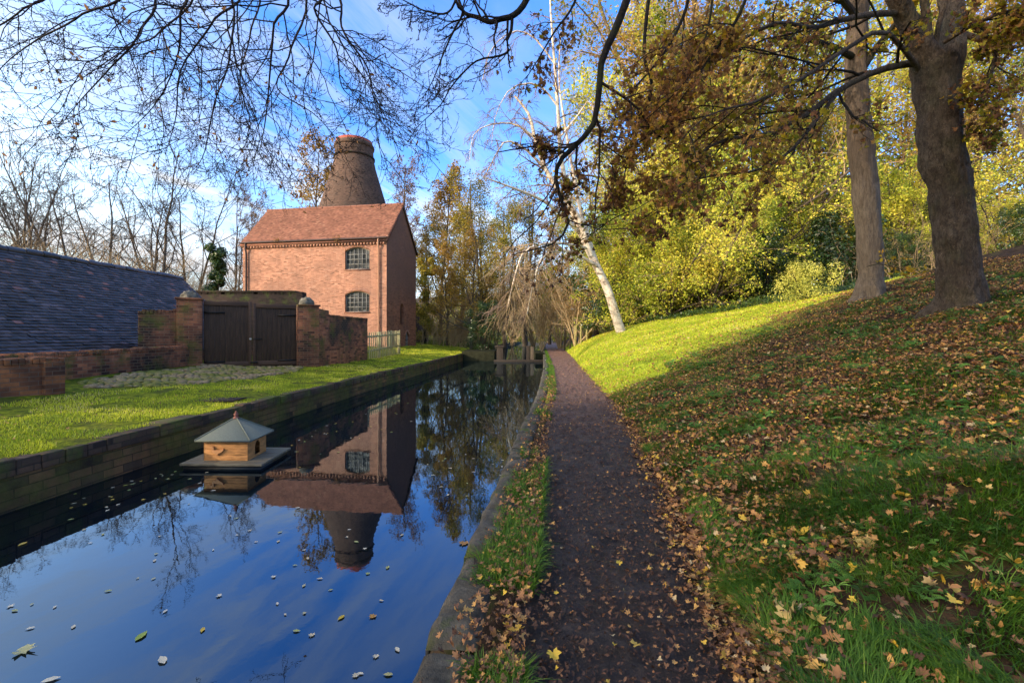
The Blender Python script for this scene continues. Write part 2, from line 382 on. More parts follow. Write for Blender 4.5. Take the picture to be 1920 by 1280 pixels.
def scatter(tv, tf, pos, size, nrm=None, spread=1.0, spin=None, rg=None, aspect=None):
    """copies of a small template (k,3), faces tf; returns V, F"""
    rg = rg or rng
    n = len(pos); k = len(tv)
    if nrm is None: nrm = np.array([0, 0, 1.])
    Z = np.broadcast_to(nrm, (n, 3))+rg.normal(0, spread, (n, 3)); Z /= np.linalg.norm(Z, axis=1, keepdims=True)+1e-9
    q = rg.normal(size=(n, 3)) if spin is None else np.broadcast_to(spin, (n, 3))+rg.normal(0, .25, (n, 3))
    X = q-Z*np.sum(q*Z, 1, keepdims=True); X /= np.linalg.norm(X, axis=1, keepdims=True)+1e-9
    Y = np.cross(Z, X)
    s = np.broadcast_to(size, (n,))[:, None, None]
    V = pos[:, None]+s*(tv[None, :, 0:1]*X[:, None]+tv[None, :, 1:2]*Y[:, None]+tv[None, :, 2:3]*Z[:, None])
    F = [(np.asarray(f)[None]+(np.arange(n)*k)[:, None, None]).reshape(-1, np.asarray(f).shape[1]) for f in (tf if isinstance(tf, list) else [tf])]
    return V.reshape(-1, 3), F

DIAMOND = np.array([[-.5, 0, 0], [0, -.3, .06], [.5, 0, -.05], [0, .3, .06]]), np.array([[0, 1, 2, 3]])
def lobed(curl=.15, seed=0, torn=.12):
    rl = random.Random(seed); pts = []
    for a, r in ((-90, .10), (-66, .50), (-44, .66), (-22, .52), (0, .72), (14, .86), (34, .58), (50, .88), (62, .72), (76, .66), (90, 1.0), (104, .66), (118, .72), (130, .88), (146, .58), (166, .86), (180, .72), (202, .52), (224, .66), (246, .50)):
        r *= rl.uniform(1-torn*1.6, 1+torn); pts.append((r*math.cos(R(a))*.5, r*math.sin(R(a))*.55, curl*r*r*(1+.8*math.sin(a*.035+seed))+.05*math.sin(a*.21+seed)))
    V = np.array([(0, 0, 0)]+pts); k = len(pts)
    return V, np.array([[0, 1+i, 1+(i+1) % k] for i in range(k)])
LOBED = lobed(.2, 1); LOBED2 = lobed(-.34, 2); LOBED3 = lobed(.42, 3, .2); LOBED4 = lobed(.3, 9, .34); LOBED5 = lobed(-.5, 14, .28)
def oval(curl=.12):
    V = np.array([(-.5, 0, 0), (-.25, -.2, curl), (.1, -.24, curl), (.55, 0, -.03), (.1, .24, curl), (-.25, .2, curl)])
    return V, [np.array([[0, 1, 2, 3]]), np.array([[0, 3, 4, 5]])]
OVAL = oval()

# ------------------------------------------------------------------ lie of the land
def smooth_curve(ys, xs, w=1.2):
    yy = np.linspace(-40, 320, 3601); xx = np.interp(yy, ys, xs)
    k = np.exp(-.5*(np.arange(-60, 61)*.1/w)**2); k /= k.sum()
    xx = np.convolve(np.pad(xx, 60, mode='edge'), k, 'valid')
    return lambda y: np.interp(y, yy, xx)
RX = smooth_curve([-40, 1.7, 2.76, 4.4, 6.85, 10.4, 17.9, 34.7, 60, 120, 320], [-5, -.379, -.26, -.077, .2, .61, 1.24, 2.4, 4.2, 9, 24], .6)
PL = smooth_curve([-40, 1.7, 3.34, 6.45, 10.4, 17.9, 41, 60, 120, 320], [-4, -.02, .157, .47, .94, 1.57, 3.0, 4.4, 9.5, 25], .6)
PR = smooth_curve([-40, 1.7, 2.69, 4.08, 5.23, 7.5, 9.9, 17.9, 25, 41, 60, 120, 320], [-3, .90, 1.06, 1.30, 1.47, 1.78, 2.06, 2.73, 3.4, 4.7, 6.2, 12, 30], .6)
LX = smooth_curve([-40, 4.34, 5.89, 8.58, 11.3, 15.3, 18.8, 30, 45, 60, 120, 320], [-5.6, -4.88, -4.76, -4.62, -4.5, -4.3, -4.0, -3.25, -2.4, -1.4, 3, 18], 1.5)

def hr(x, y):
    """height of the right bank"""
    x, y = np.broadcast_arrays(np.asarray(x, float), np.asarray(y, float)); sh = x.shape; x = x.ravel(); y = y.ravel()
    u = x-PR(y)
    a = np.interp(y, [0, 12, 20, 30, 45, 100], [.30, .30, .2, .2, .2, .15]); b = np.interp(y, [7, 10, 16, 20, 25, 32, 40, 60], [.05, .12, .5, .8, 1.2, 1.0, .45, .4])
    up = np.maximum(u, 0); ue = np.where(up > 14, 14+(up-14)*.6, up); ue = np.where(ue > 40, 40+(ue-40)*.15, ue)
    z = a*ue+b*(1-np.exp(-up/1.2))
    z += (vnoise(np.stack([x, y], 1), .9, 3)-.5)*.12*np.clip(u, 0, 1)+(vnoise(np.stack([x, y], 1), 2.7, 4)-.5)*.06*np.clip(u*2, 0, 1)
    verge = (u < 0)
    inpath = (x > PL(y)) & verge
    z = np.where(verge, np.where(inpath, -.03, .02+(vnoise(np.stack([x, y], 1), 3, 5)-.5)*.05), z)
    return z.reshape(sh)
def hl(x, y):
    x, y = np.broadcast_arrays(np.asarray(x, float), np.asarray(y, float)); sh = x.shape; x = x.ravel(); y = y.ravel()
    d = np.maximum(LX(y)-x, 0); de = np.minimum(d, 12)
    z = .07+de*(.05+.001*np.clip(y, 0, 45))+(vnoise(np.stack([x, y], 1), 1.1, 8)-.5)*.05*np.clip(d, 0, 1)
    return z.reshape(sh)

def grid(xs, ys, Z):
    ny, nx = Z.shape
    V = np.stack([xs, ys, Z], -1).reshape(-1, 3); i = np.arange(ny-1)[:, None]*nx; j = np.arange(nx-1)[None]
    return V, np.stack([i+j, i+j+1, i+nx+j+1, i+nx+j], -1).reshape(-1, 4)

ysr = np.concatenate([np.linspace(-35, 0, 36)[:-1], np.linspace(0, 14, 141)[:-1], np.linspace(14, 45, 125)[:-1], np.geomspace(45, 300, 60)])
us = np.concatenate([np.linspace(.22, 4, 64)[:-1], np.linspace(4, 14, 70)[:-1], np.geomspace(14, 220, 40)])
X = RX(ysr)[:, None]+us[None]; Y = np.repeat(ysr[:, None], len(us), 1)
V, F = grid(X, Y, hr(X, Y))
g = NT('bank_soil'); p = g.pos()
yv = g.sepz(p, 1); xv = g.sepz(p, 0)
soil = g.ramp(g.noise(p, 9, 6, .7), [(.3, (.022, .014, .010)), (.55, (.06, .036, .022)), (.75, (.12, .07, .035))])
green = g.ramp(g.noise(p, 6, 6, .7), [(.3, (.09, .13, .012)), (.5, (.28, .35, .025)), (.7, (.48, .5, .045))])
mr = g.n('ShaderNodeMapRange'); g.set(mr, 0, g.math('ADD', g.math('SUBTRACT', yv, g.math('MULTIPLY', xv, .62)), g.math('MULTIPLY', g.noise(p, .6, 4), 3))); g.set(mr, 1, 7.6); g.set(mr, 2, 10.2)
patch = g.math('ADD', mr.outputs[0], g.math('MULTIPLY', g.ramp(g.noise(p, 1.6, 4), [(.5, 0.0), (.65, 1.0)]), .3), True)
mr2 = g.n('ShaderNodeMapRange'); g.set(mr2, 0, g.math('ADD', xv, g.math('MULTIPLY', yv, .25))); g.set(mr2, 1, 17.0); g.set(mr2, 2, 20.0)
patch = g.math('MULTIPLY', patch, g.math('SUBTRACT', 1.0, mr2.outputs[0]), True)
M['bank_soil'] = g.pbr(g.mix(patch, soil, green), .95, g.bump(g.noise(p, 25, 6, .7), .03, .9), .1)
tag(mk('ground', V, F, M['bank_soil'], smooth=True), kind='structure')

usl = np.concatenate([np.linspace(-.01, 8, 80)[:-1], np.linspace(8, 30, 40)[:-1], np.geomspace(30, 260, 30)])
X = LX(ysr)[:, None]-usl[None]; Y = np.repeat(ysr[:, None], len(usl), 1)
V, F = grid(X, Y, hl(X, Y))
g = NT('mossy_lawn'); p = g.pos()
n1 = g.noise(p, 7, 6, .7); n2 = g.noise(p, 1.1, 5, .65)
c = g.ramp(n1, [(.30, (.03, .035, .007)), (.46, (.10, .125, .009)), (.62, (.26, .28, .012)), (.8, (.42, .40, .02))])
c = g.mix(g.ramp(n2, [(.50, 0.0), (.62, .75)]), c, (.075, .08, .018))
c = g.mix(g.ramp(g.noise(p, 38, 4, .7), [(.58, 0.0), (.68, .7)]), c, (.05, .05, .02))
M['mossy_lawn'] = g.pbr(c, .95, g.bump(g.math('ADD', n1, g.math('MULTIPLY', g.noise(p, 45, 4, .7), .6)), .035, 1.0), .1)
tag(mk('lawn', V, F[:, ::-1], M['mossy_lawn'], smooth=True), kind='structure')

# towpath: dark trodden mud
ysp = np.concatenate([np.linspace(-35, 0, 20)[:-1], np.linspace(0, 9, 300)[:-1], np.linspace(9, 40, 200)[:-1], np.geomspace(40, 120, 30)])
t = np.linspace(-.10, 1.06, 70)
X = PL(ysp)[:, None]+(PR(ysp)-PL(ysp))[:, None]*t[None]; Y = np.repeat(ysp[:, None], len(t), 1)
P2 = np.stack([X.ravel(), Y.ravel()], 1)
X += ((vnoise(P2, 2.3, 21)-.5)*.18).reshape(X.shape)*np.abs(t*2-1)[None]**3
Z = .008+(vnoise(P2, 7, 22)-.5).reshape(X.shape)*.04+(vnoise(P2, 17, 23)-.5).reshape(X.shape)*.036+(vnoise(P2, 34, 25)-.5).reshape(X.shape)*.016+(vnoise(P2, 1.5, 24)-.5).reshape(X.shape)*.03
Z += -.03*np.clip(np.abs(t*2-1)-1.0, 0, 1)[None]*3
V, F = grid(X, Y, Z)
g = NT('path_mud'); p = g.pos()
a = g.noise(p, 16, 8, .75)
c = g.ramp(a, [(.28, (.014, .010, .009)), (.5, (.045, .030, .026)), (.72, (.085, .055, .045))])
c = g.mix(g.ramp(g.noise(p, 70, 3, .7), [(.63, 0.0), (.7, 1.0)]), c, (.15, .09, .06))
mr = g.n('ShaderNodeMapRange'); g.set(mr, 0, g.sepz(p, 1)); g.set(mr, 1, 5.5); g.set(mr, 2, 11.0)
c = g.mix(g.math('MULTIPLY', mr.outputs[0], .75), c, g.ramp(a, [(.3, (.16, .08, .058)), (.7, (.36, .195, .14))]))  # sunlight on the far stretch is painted into the mud colour
wet = g.ramp(g.noise(p, 3, 4), [(.4, .45), (.6, .85)])
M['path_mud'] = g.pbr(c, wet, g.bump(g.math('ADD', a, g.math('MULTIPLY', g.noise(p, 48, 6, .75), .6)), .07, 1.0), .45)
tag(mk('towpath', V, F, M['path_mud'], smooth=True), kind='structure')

# canal water
ysw = np.concatenate([np.linspace(-35, 40, 60), np.geomspace(42, 200, 30)])
X = np.stack([LX(ysw)-.12, RX(ysw)+.1], 1); V, F = grid(X, np.stack([ysw, ysw], 1), np.full(X.shape, WATER))
g = NT('canal_water'); p = g.pos()
b1 = g.bump(g.noise(g.mapping(p, (1, .6, 1)), 1.3, 3, .5), .004, .5)
b2 = g.bump(g.noise(p, 9, 3, .5), .0006, .5, b1)
fr = g.n('ShaderNodeFresnel', IOR=2.15); g.set(fr, 'Normal', b2)
df = g.n('ShaderNodeBsdfDiffuse', Color=(.002, .004, .007, 1)); gl = g.n('ShaderNodeBsdfGlossy', Color=(.66, .83, 1, 1)); g.set(gl, 'Roughness', .012); g.set(gl, 'Normal', b2)
mx = g.n('ShaderNodeMixShader'); g.set(mx, 0, fr.outputs[0]); g.t.links.new(df.outputs[0], mx.inputs[1]); g.t.links.new(gl.outputs[0], mx.inputs[2]); g.t.links.new(mx.outputs[0], g.out.inputs[0])
tag(mk('water', V, F, g.m), kind='structure')

# far wooded hillside closing the view
xs = np.linspace(-260, 260, 60); yh = np.array([150, 165, 190, 230, 290])
X = np.repeat(xs[None], 5, 0); Y = np.repeat(yh[:, None], 60, 1)
Z = np.array([-1, 6, 16, 22, 24])[:, None]*(.8+.4*vnoise(np.stack([xs, xs*0], 1), .015, 5))[None]
V, F = grid(X, Y, Z)
tag(mk('far_hill', V, F, plain('hill_wood', (.085, .065, .045), .95, .1, 0, .5, .2, 0), smooth=True), kind='structure')

# ------------------------------------------------------------------ canal sides
def run(fx, y0, y1, off0, off1, z0, z1, step=.5, jit=0):
    ys = np.arange(y0, y1+1e-6, step); return ys
w = thing('canal_wall', 'mossy brick canal wall with dark coping along the lawn side', 'canal wall', (-4.9, 4, WATER))
ys = np.concatenate([np.linspace(-30, 24, 220), np.linspace(24, 110, 100)[1:]])
zs = np.array([-1.2, -.42, -.3, -.15, -.03])
X = np.stack([LX(ys)+o for o in (.02, .02, .012, .006, 0)], 0); Z = np.repeat(zs[:, None], len(ys), 1); Y = np.repeat(ys[None], 5, 0)
V, F = grid(X, Y, Z)
o = mk('brick_face', V, F, M['canal_brick'], w, uv=np.stack([Y.ravel(), Z.ravel()], 1))
gb = G(); y = -20.
while y < 100:
    if 5.3 < y < 6.9 or 9.3 < y < 10.4: L, dp = .75, .30      # long dark stone copings
    else: L, dp = (.235 if y < 22 else .8), .22
    y1 = y+L-.012; e0, e1 = LX(y), LX(y1); jt = random.uniform(-.012, .012); zt = .085+random.uniform(-.012, .014)
    gb.box((e0+.02+jt, y, -.07+random.uniform(-.004, .004)), (e1-e0, y1-y, 0), (-dp, 0, 0), (0, 0, zt+.07))
    y += L
gb.build('coping', brick('coping_brick', (.15, .085, .05), (.07, .05, .038), (.05, .04, .03), (.02, .02, .02), .6, .45, (.08, .11, .015)), w, bevel=.012)

w = thing('canal_edge', 'weathered stone coping along the towpath side of the canal', 'canal wall', (-.3, 2, WATER))
ys = np.linspace(-12, 110, 400); X = np.stack([RX(ys)-.02, RX(ys)-.01, RX(ys)], 0); Z = np.repeat(np.array([-1.2, -.3, -.06])[:, None], len(ys), 1); Y = np.repeat(ys[None], 3, 0)
V, F = grid(X, Y, Z); mk('brick_face', V, F[:, ::-1], M['canal_brick'], w, uv=np.stack([Y.ravel(), Z.ravel()], 1))
y = -6.; Vs = []; Fs = []; cnt = 0
while y < 60:
    L = random.uniform(.45, .95) if y < 14 else 1.5; wd = random.uniform(.20, .25); nx, ny = 9, max(8, int(L/.04)) if y < 14 else 8
    yy = np.linspace(y+.008, y+L-.008, ny); tt = np.linspace(0, 1, nx); dz = random.uniform(-.015, .02); dx = random.uniform(-.008, .008)
    XX = RX(yy)[:, None]+dx-.01+tt[None]*wd; YY = np.repeat(yy[:, None], nx, 1)
    P2 = np.stack([XX.ravel(), YY.ravel()], 1)
    edge = np.minimum(np.minimum(tt, 1-tt)[None]*wd, np.minimum(yy-yy[0], yy[-1]-yy)[:, None])
    ZZ = .045+dz-.04*np.exp(-edge/.012)+((vnoise(P2, 9, 31)-.5)*.03+(vnoise(P2, 28, 32)-.5)*.014).reshape(XX.shape)
    XX = XX+((vnoise(P2, 6, 33)-.5)*.022).reshape(XX.shape)*(1-tt)[None]
    v, f = grid(XX, YY, ZZ)
    # drop skirt on the water side and ends
    rim = np.concatenate([np.arange(ny)*nx]); sk = v[rim].copy(); sk[:, 2] = -.12
    v = np.concatenate([v, sk]); m0 = nx*ny; sf = np.array([[rim[i], m0+i, m0+i+1, rim[i+1]] for i in range(ny-1)])[:, ::-1]
    Vs.append(v); Fs += [f+cnt, sf+cnt]; cnt += len(v); y += L
mk('coping', np.concatenate(Vs), [np.concatenate(Fs)], M['stone'], w, smooth=True)

# narrows with stop-gate timbers and the boom across the water
def slab(name, label, cat, parts, mat, loc, bevel=.01):
    gg = G()
    for b in parts: gg.box(*b)
    return tag(gg.build(name, mat, loc=loc, bevel=bevel), label, cat)
slab('stone_abutment', 'dark brick abutment at the narrows on the lawn side', 'abutment', [((-3.3, 30, -1.2), (2.15, -.25, 0), (0, 5, 0), (0, 0, 1.42))], M['mossy_black'], (-2.2, 31, WATER))
slab('stone_abutment', 'dark brick abutment at the narrows beside the towpath', 'abutment', [((1.55, 30, -1.2), (.62, -.05, 0), (0, 5, 0), (0, 0, 1.30))], M['mossy_black'], (1.8, 31, WATER))
slab('gate_post', 'tall dark timber post standing in water at the narrows', 'post', [((-1.0, 29.7, -1), (.42, -.05, 0), (.02, .4, 0), (0, 0, 1.6)), ((-1.1, 29.65, .5), (.6, -.05, 0), (.02, .5, 0), (0, 0, .12))], M['lock_timber'], (-.8, 29.9, WATER))
t_ = thing('gate_post', 'pale split timber post at the narrows nearest the towpath', 'post', (1.2, 29.8, WATER))
for i, (x, m_) in enumerate(((.95, 'lock_timber'), (1.2, 'lock_pale'))):
    gg = G(); gg.box((x, 29.6+.02*i, -1), (.22, 0, 0), (0, .3, 0), (0, 0, 1.6-.06*i)); gg.build('timber', M[m_], t_, bevel=.01)
slab('floating_boom', 'dark timber boom lying across the canal at the narrows', 'boom', [((-1.15, 28.8, -.47), (3.2, -.05, 0), (0, .35, 0), (0, 0, .2))], M['lock_timber'], (.4, 29, WATER))

# ------------------------------------------------------------------ kiln house
P0 = np.array([-8.32, 30.2]); A_ = np.array([-.987, .160]); B_ = np.array([.153, .988]); HL, HD, HE, HRZ = 10.7, 5.36, 7.75, 10.65
def hp(s, b, z): q = P0+A_*s+B_*b; return np.array([q[0], q[1], z])
house = thing('kiln_house', 'tall red brick canal house with tiled roof before the bottle kiln', 'building', hp(HL/2, HD/2, .35))
def wall_holes(gw, gd, fn, s0, s1, z0, ztop, holes, depth):
    """holes: (sa, sb, za, zspring, rise); fn(s, z, d) gives the world point d metres into the wall"""
    br = {s0, s1, (s0+s1)/2}
    for h in holes: br |= set(np.linspace(h[0], h[1], 11))
    br = sorted(br)
    def arch(h, s): u = (s-h[0])/(h[1]-h[0])*2-1; return h[3]+h[4]*(1-u*u)
    for a, b in zip(br[:-1], br[1:]):
        hs = sorted([h for h in holes if h[0]-1e-6 <= a and b <= h[1]+1e-6], key=lambda h: h[2])
        la = lb = z0
        for h in hs:
            gw.quad(fn(a, la, 0), fn(b, lb, 0), fn(b, h[2], 0), fn(a, h[2], 0))
            za, zb = arch(h, a), arch(h, b)
            gq = gd[holes.index(h)]
            gq.quad(fn(a, za, 0), fn(b, zb, 0), fn(b, zb, depth), fn(a, za, depth))
            gq.quad(fn(a, h[2], 0), fn(b, h[2], 0), fn(b, h[2], depth), fn(a, h[2], depth))
            la, lb = za, zb
        gw.quad(fn(a, la, 0), fn(b, lb, 0), fn(b, ztop(b), 0), fn(a, ztop(a), 0))
    for h in holes:
        for s in h[:2]: gd[holes.index(h)].quad(fn(s, h[2], 0), fn(s, h[2], depth), fn(s, h[3], depth), fn(s, h[3], 0))
front = lambda s, z, d: hp(s, d, z)
gable = lambda b, z, d: hp(d, b, z)
W1 = (1.21, 2.97, 5.72, 6.95, .24); W2 = (1.21, 2.97, 2.85, 4.0, .24)
G1 = (2.30, 2.95, 2.1, 3.3, .28); G2 = (3.25, 4.02, .45, 1.22, .28)
gw, gd = G(), [G(), G()]
wall_holes(gw, gd, front, 0, HL, -.3, lambda s: HE, [W1, W2], .2)
o = gw.build('front_wall', M['house_brick'], house)
for q_ in gd: q_.build('reveal', M['gable_brick'], house, parent=o)
gw, gd = G(), [G(), G()]
gz = lambda b: HE+(HRZ-HE)*(1-abs(b/HD*2-1))-.03
wall_holes(gw, gd, gable, 0, HD, -.3, gz, [G1, G2], .22)
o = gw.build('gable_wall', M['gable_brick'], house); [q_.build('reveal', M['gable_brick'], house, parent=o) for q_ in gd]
gw = G(); gw.quad(hp(HL, HD, -.3), hp(0, HD, -.3), hp(0, HD, HE), hp(HL, HD, HE)); gw.build('rear_wall', M['gable_brick'], house)
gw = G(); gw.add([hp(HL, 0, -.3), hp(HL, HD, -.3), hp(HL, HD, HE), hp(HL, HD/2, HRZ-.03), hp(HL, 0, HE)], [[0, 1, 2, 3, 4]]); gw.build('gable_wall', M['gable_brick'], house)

def window(h, fn, nc, nr, dep, root):
    """frame with glazing bars; the pane behind"""
    gf = G(); sa, sb, za, zs, ri = h
    def bar(s0, s1, z0, z1, d=.05): 
        a = fn(s0, z0, dep); gf.box(a, fn(s1, z0, dep)-a, fn(s0, z0, dep-d)-a, fn(s0, z1, dep)-a)
    top = lambda s: zs+ri*(1-((s-sa)/(sb-sa)*2-1)**2)
    bw = .034
    for i in range(nc+1):
        s = sa+(sb-sa)*i/nc; s_ = min(max(s-bw/2, sa+.003), sb-bw-.003); bar(s_, s_+bw, za+.01, top(s_+bw/2)-.01)
    for j in range(nr):
        z = za+(zs+ri*.35-za)*j/nr; bar(sa+.005, sb-.005, z+.012, z+.012+bw, .046)
    ss = np.linspace(sa+.004, sb-.004, 13)
    for a, b in zip(ss[:-1], ss[1:]):
        c0 = fn(a, top(a)-.06, dep-.05); gf.add([fn(a, top(a)-.06, dep-.05), fn(b, top(b)-.06, dep-.05), fn(b, top(b)-.002, dep-.05), fn(a, top(a)-.002, dep-.05)], [[0, 1, 2, 3]])
    f = gf.build('window', M['window_frame'], root)
    gp = G(); pts = [fn(sa, za, dep-.02), fn(sb, za, dep-.02)]+[fn(s, top(s), dep-.02) for s in np.linspace(sb, sa, 12)]
    gp.add(pts, [list(range(len(pts)))]); gp.build('pane', M['glass_pane'], root, parent=f)
    gs = G(); a = fn(sa-.06, za-.09, -.04); gs.box(a, fn(sb+.06, za-.09, -.04)-a, fn(sa-.06, za-.09, dep-.06)-a, np.array([0, 0, .085])); gs.build('sill', M['gable_brick'], root, parent=f)
    ga = G()      # arch of bricks on edge, a few mm proud
    n = 20
    for i in range(n):
        s0 = sa-.05+(sb-sa+.1)*i/n; s1 = s0+(sb-sa+.1)/n-.012; m_ = min(max((s0+s1)/2, sa), sb); z = top(m_)+.006
        a = fn(s0, z, -.006); ga.box(a, fn(s1, z, -.006)-a, fn(s0, z, .05)-a, np.array([0, 0, .21]))
    ga.build('brick_arch', M['house_brick'], root, parent=f)
    return f
window(W1, front, 6, 4, .19, house); window(W2, front, 6, 4, .19, house)
gg = G(); a = hp(.2, G1[0], G1[2]); gg.box(a, hp(.2, G1[1], G1[2])-a, hp(.24, G1[0], G1[2])-a, (0, 0, G1[3]-G1[2]+.27)); gg.build('loading_door', M['gate_wood'], house)
window(G2, gable, 3, 3, .18, house)
# dentil cornice, eaves board, gutter, pipes
gg = G(); n = 46
gg.box(hp(0, -.13, HE-.28), hp(HL, -.05, 0)-hp(0, -.05, 0), hp(0, .13, 0)-hp(0, 0, 0), (0, 0, .10))
gg.box(hp(0, -.10, HE-.18), hp(HL, -.09, 0)-hp(0, -.09, 0), hp(0, .10, 0)-hp(0, 0, 0), (0, 0, .20))
for i in range(n):
    s = .1+(HL-.2)*i/n; a = hp(s, -.12, HE-.42); gg.box(a, hp(s+.115, -.12, HE-.42)-a, hp(s, .02, HE-.42)-a, (0, 0, .139))
gg.build('cornice', M['house_brick'], house)
gg = G(); gg.tube([hp(-.08, -.19, HE-.01), hp(HL+.08, -.19, HE-.04)], [.065, .065], 8)
for i in range(10):
    s = .6+i*1.05; a = hp(s, -.22, HE-.08); gg.box(a, hp(s+.35, -.22, HE-.08)-a, hp(s, -.12, HE-.08)-a, (0, 0, .04))
gg.build('gutter', M['pipe_dark'], house)
for s, m_, r in ((.52, 'pipe', .055), (10.35, 'pipe_dark', .06)):
    gg = G(); gg.tube([hp(s, -.17, HE-.05), hp(s, -.17, HE-.3), hp(s, -.17, HE-.5), hp(s, -.1, HE-.75), hp(s, -.1, .4)], [r]*5, 10)
    for z in (1.5, 3.4, 5.3): gg.tube([hp(s, -.1, z), hp(s, -.1, z+.1)], [r*1.35]*2, 10)
    gg.build('downpipe', M[m_], house)
gg = G(); gg.tube([hp(.45, -.09, 2.2), hp(.75, -.09, .5)], [.02, .02], 6); gg.build('waste_pipe', M['pipe_dark'], house)
# roof: a deck with rows of individually set tiles
def tile_rows(name, mat, root, parent, o, along_, up_, Ls, Lu, tw, th, rg, kick=.018, jit=.004, thick=.012, sag=0):
    o, a, u = np.array(o, float), np.array(along_, float), np.array(up_, float); nrm = np.cross(a, u); nrm /= np.linalg.norm(nrm)
    if nrm[2] < 0: nrm = -nrm
    nu, ns = int(round(Lu/th)), int(round(Ls/tw)); th = Lu/nu; tw = Ls/ns
    i, j = np.meshgrid(np.arange(ns), np.arange(nu)); i = i.ravel(); j = j.ravel()
    s0 = i*tw+np.where(j % 2, tw/2, 0)*1.0; s1 = s0+tw-.004; s0 = np.minimum(s0, Ls); s1 = np.minimum(s1, Ls)
    k = s1-s0 > .01; s0, s1, j = s0[k], s1[k], j[k]; n = len(j)
    u0 = j*th+rg.normal(0, .006, n); u1 = (j+1)*th+.02
    l0 = kick+rg.normal(0, jit, n); l1 = .003+np.zeros(n); sk = rg.normal(0, .004, n)
    def P(s, uu, h): return o+s[:, None]*a+uu[:, None]*u+(h-sag*np.sin(np.pi*np.clip(s/Ls, 0, 1))*np.sin(np.pi*np.clip(uu/Lu, 0, 1)))[:, None]*nrm
    V = np.stack([P(s0, u0+sk, l0), P(s1, u0-sk, l0+rg.normal(0, jit, n)), P(s1, u1, l1), P(s0, u1, l1), P(s0, u0+sk, l0-thick), P(s1, u0-sk, l0-thick)], 1).reshape(-1, 3)
    b = (np.arange(n)*6)[:, None]; F = np.concatenate([b+np.array([[0, 1, 2, 3]]), b+np.array([[4, 5, 1, 0]])])
    if np.dot(np.cross(a, u), nrm) < 0: F = F[:, ::-1]
    c = np.repeat(np.clip(rg.normal(.45, .22, n)+np.where(rg.random(n) > .93, .4, 0), 0, 1), 6)
    mk(name, V, F, mat, root, parent, c=c)
ov = .16; rise = HRZ-HE; sl = math.hypot(HD/2, rise)
for sgn in (0, 1):
    bb = -ov if sgn == 0 else HD+ov; zz = HE-ov*rise/(HD/2)+.10
    e0 = hp(-.12, bb, zz); u = hp(-.12, HD/2, HRZ+.10)-e0; Lu = np.linalg.norm(u)
    gg = G(); gg.box(e0-np.array([0, 0, .17]), hp(HL+.1, bb, zz)-e0, u, (0, 0, .08)); r_ = gg.build('roof_slope', M['roof_tile'], house, attr=True)
    tile_rows('tiles', M['roof_tile'], house, r_, e0, (hp(HL, 0, 0)-hp(0, 0, 0))/HL, u/Lu, HL+.22, Lu, .17, .105, np.random.default_rng(3+sgn), sag=.05)
gg = G()
for i in range(24):
    s = -.12+i*(HL+.22)/24; a = hp(s, HD/2, HRZ+.06); b = hp(s+(HL+.22)/24-.02, HD/2, HRZ+.06); gg.tube([a, b], [.12, .115], 10)
gg.build('ridge_tile', M['roof_tile'], house, attr=True)
for b0, b1 in ((-ov, HD/2), (HD+ov, HD/2)):
    gg = G(); a = hp(-.10, b0, HE-ov*rise/(HD/2)-.17); gg.box(a, hp(-.10, b1, HRZ-.17)-a, hp(-.05, b0, HE-ov*rise/(HD/2)-.17)-a, (0, 0, .2)); gg.build('bargeboard', M['pipe_dark'], house)
# little plants rooted in the gutter
for s in (3.4, 7.9):
    q = hp(s, -.2, HE+.02)+np.random.default_rng(int(s*10)).normal(0, 1, (120, 3))*np.array([.16, .06, .13])
    V, F = scatter(*DIAMOND, q, .09, rg=np.random.default_rng(5)); mk('gutter_plant', V, F, M['leaf_rust'], house, c=np.random.default_rng(6).random(len(V)))

# ------------------------------------------------------------------ bottle kiln
KC = (-15.65, 45.2, .2)
kiln = thing('bottle_kiln', 'dark brick bottle kiln with red rim rising behind the brick house', 'kiln', KC)
prof = [(7.55, -.4), (7.40, .1), (6.3, 3.5), (5.2, 7.1), (4.1, 10.7), (3.25, 13.5), (2.6, 15.7), (2.05, 17.6), (1.86, 18.5), (1.84, 18.55)]
gg = G(); gg.lathe(KC, prof, 72); o = gg.build('kiln_body', M['kiln_brick'], kiln, uv=False, smooth=True)
def cyluv(o, c, r):
    me = o.data; nl = len(me.loops); vi = np.empty(nl, np.int32); me.loops.foreach_get('vertex_index', vi)
    co = np.empty(len(me.vertices)*3, np.float32); me.vertices.foreach_get('co', co); P = co.reshape(-1, 3)[vi]
    a = np.arctan2(P[:, 1], P[:, 0])-np.pi/2; a = np.where(a < -np.pi, a+2*np.pi, a)
    l = me.uv_layers.new(name='UVMap'); l.data.foreach_set('uv', np.stack([a*r, P[:, 2]*1.05], 1).astype(np.float32).ravel())
cyluv(o, KC, 3.2)
gg = G(); gg.lathe(KC, [(1.84, 18.5), (1.96, 18.5), (1.96, 18.66), (1.83, 18.68)], 64); cyluv(gg.build('brick_band', M['dark_brick'], kiln, uv=False), KC, 1.9)
gg = G(); gg.lathe(KC, [(1.83, 18.6), (1.80, 19.6)], 64); cyluv(gg.build('kiln_neck', M['kiln_brick'], kiln, uv=False, smooth=True), KC, 1.9)
gg = G(); gg.lathe(KC, [(1.80, 19.5), (1.90, 19.56), (1.92, 19.72), (1.86, 19.86), (1.76, 20.0)], 64); cyluv(gg.build('brick_band', M['kiln_brick'], kiln, uv=False), KC, 1.9)
gg = G(); gg.lathe(KC, [(1.75, 19.95), (1.73, 20.22), (1.45, 20.22), (1.45, 19.2)], 64); gg.build('rim', M['red_cap'], kiln, uv=False)

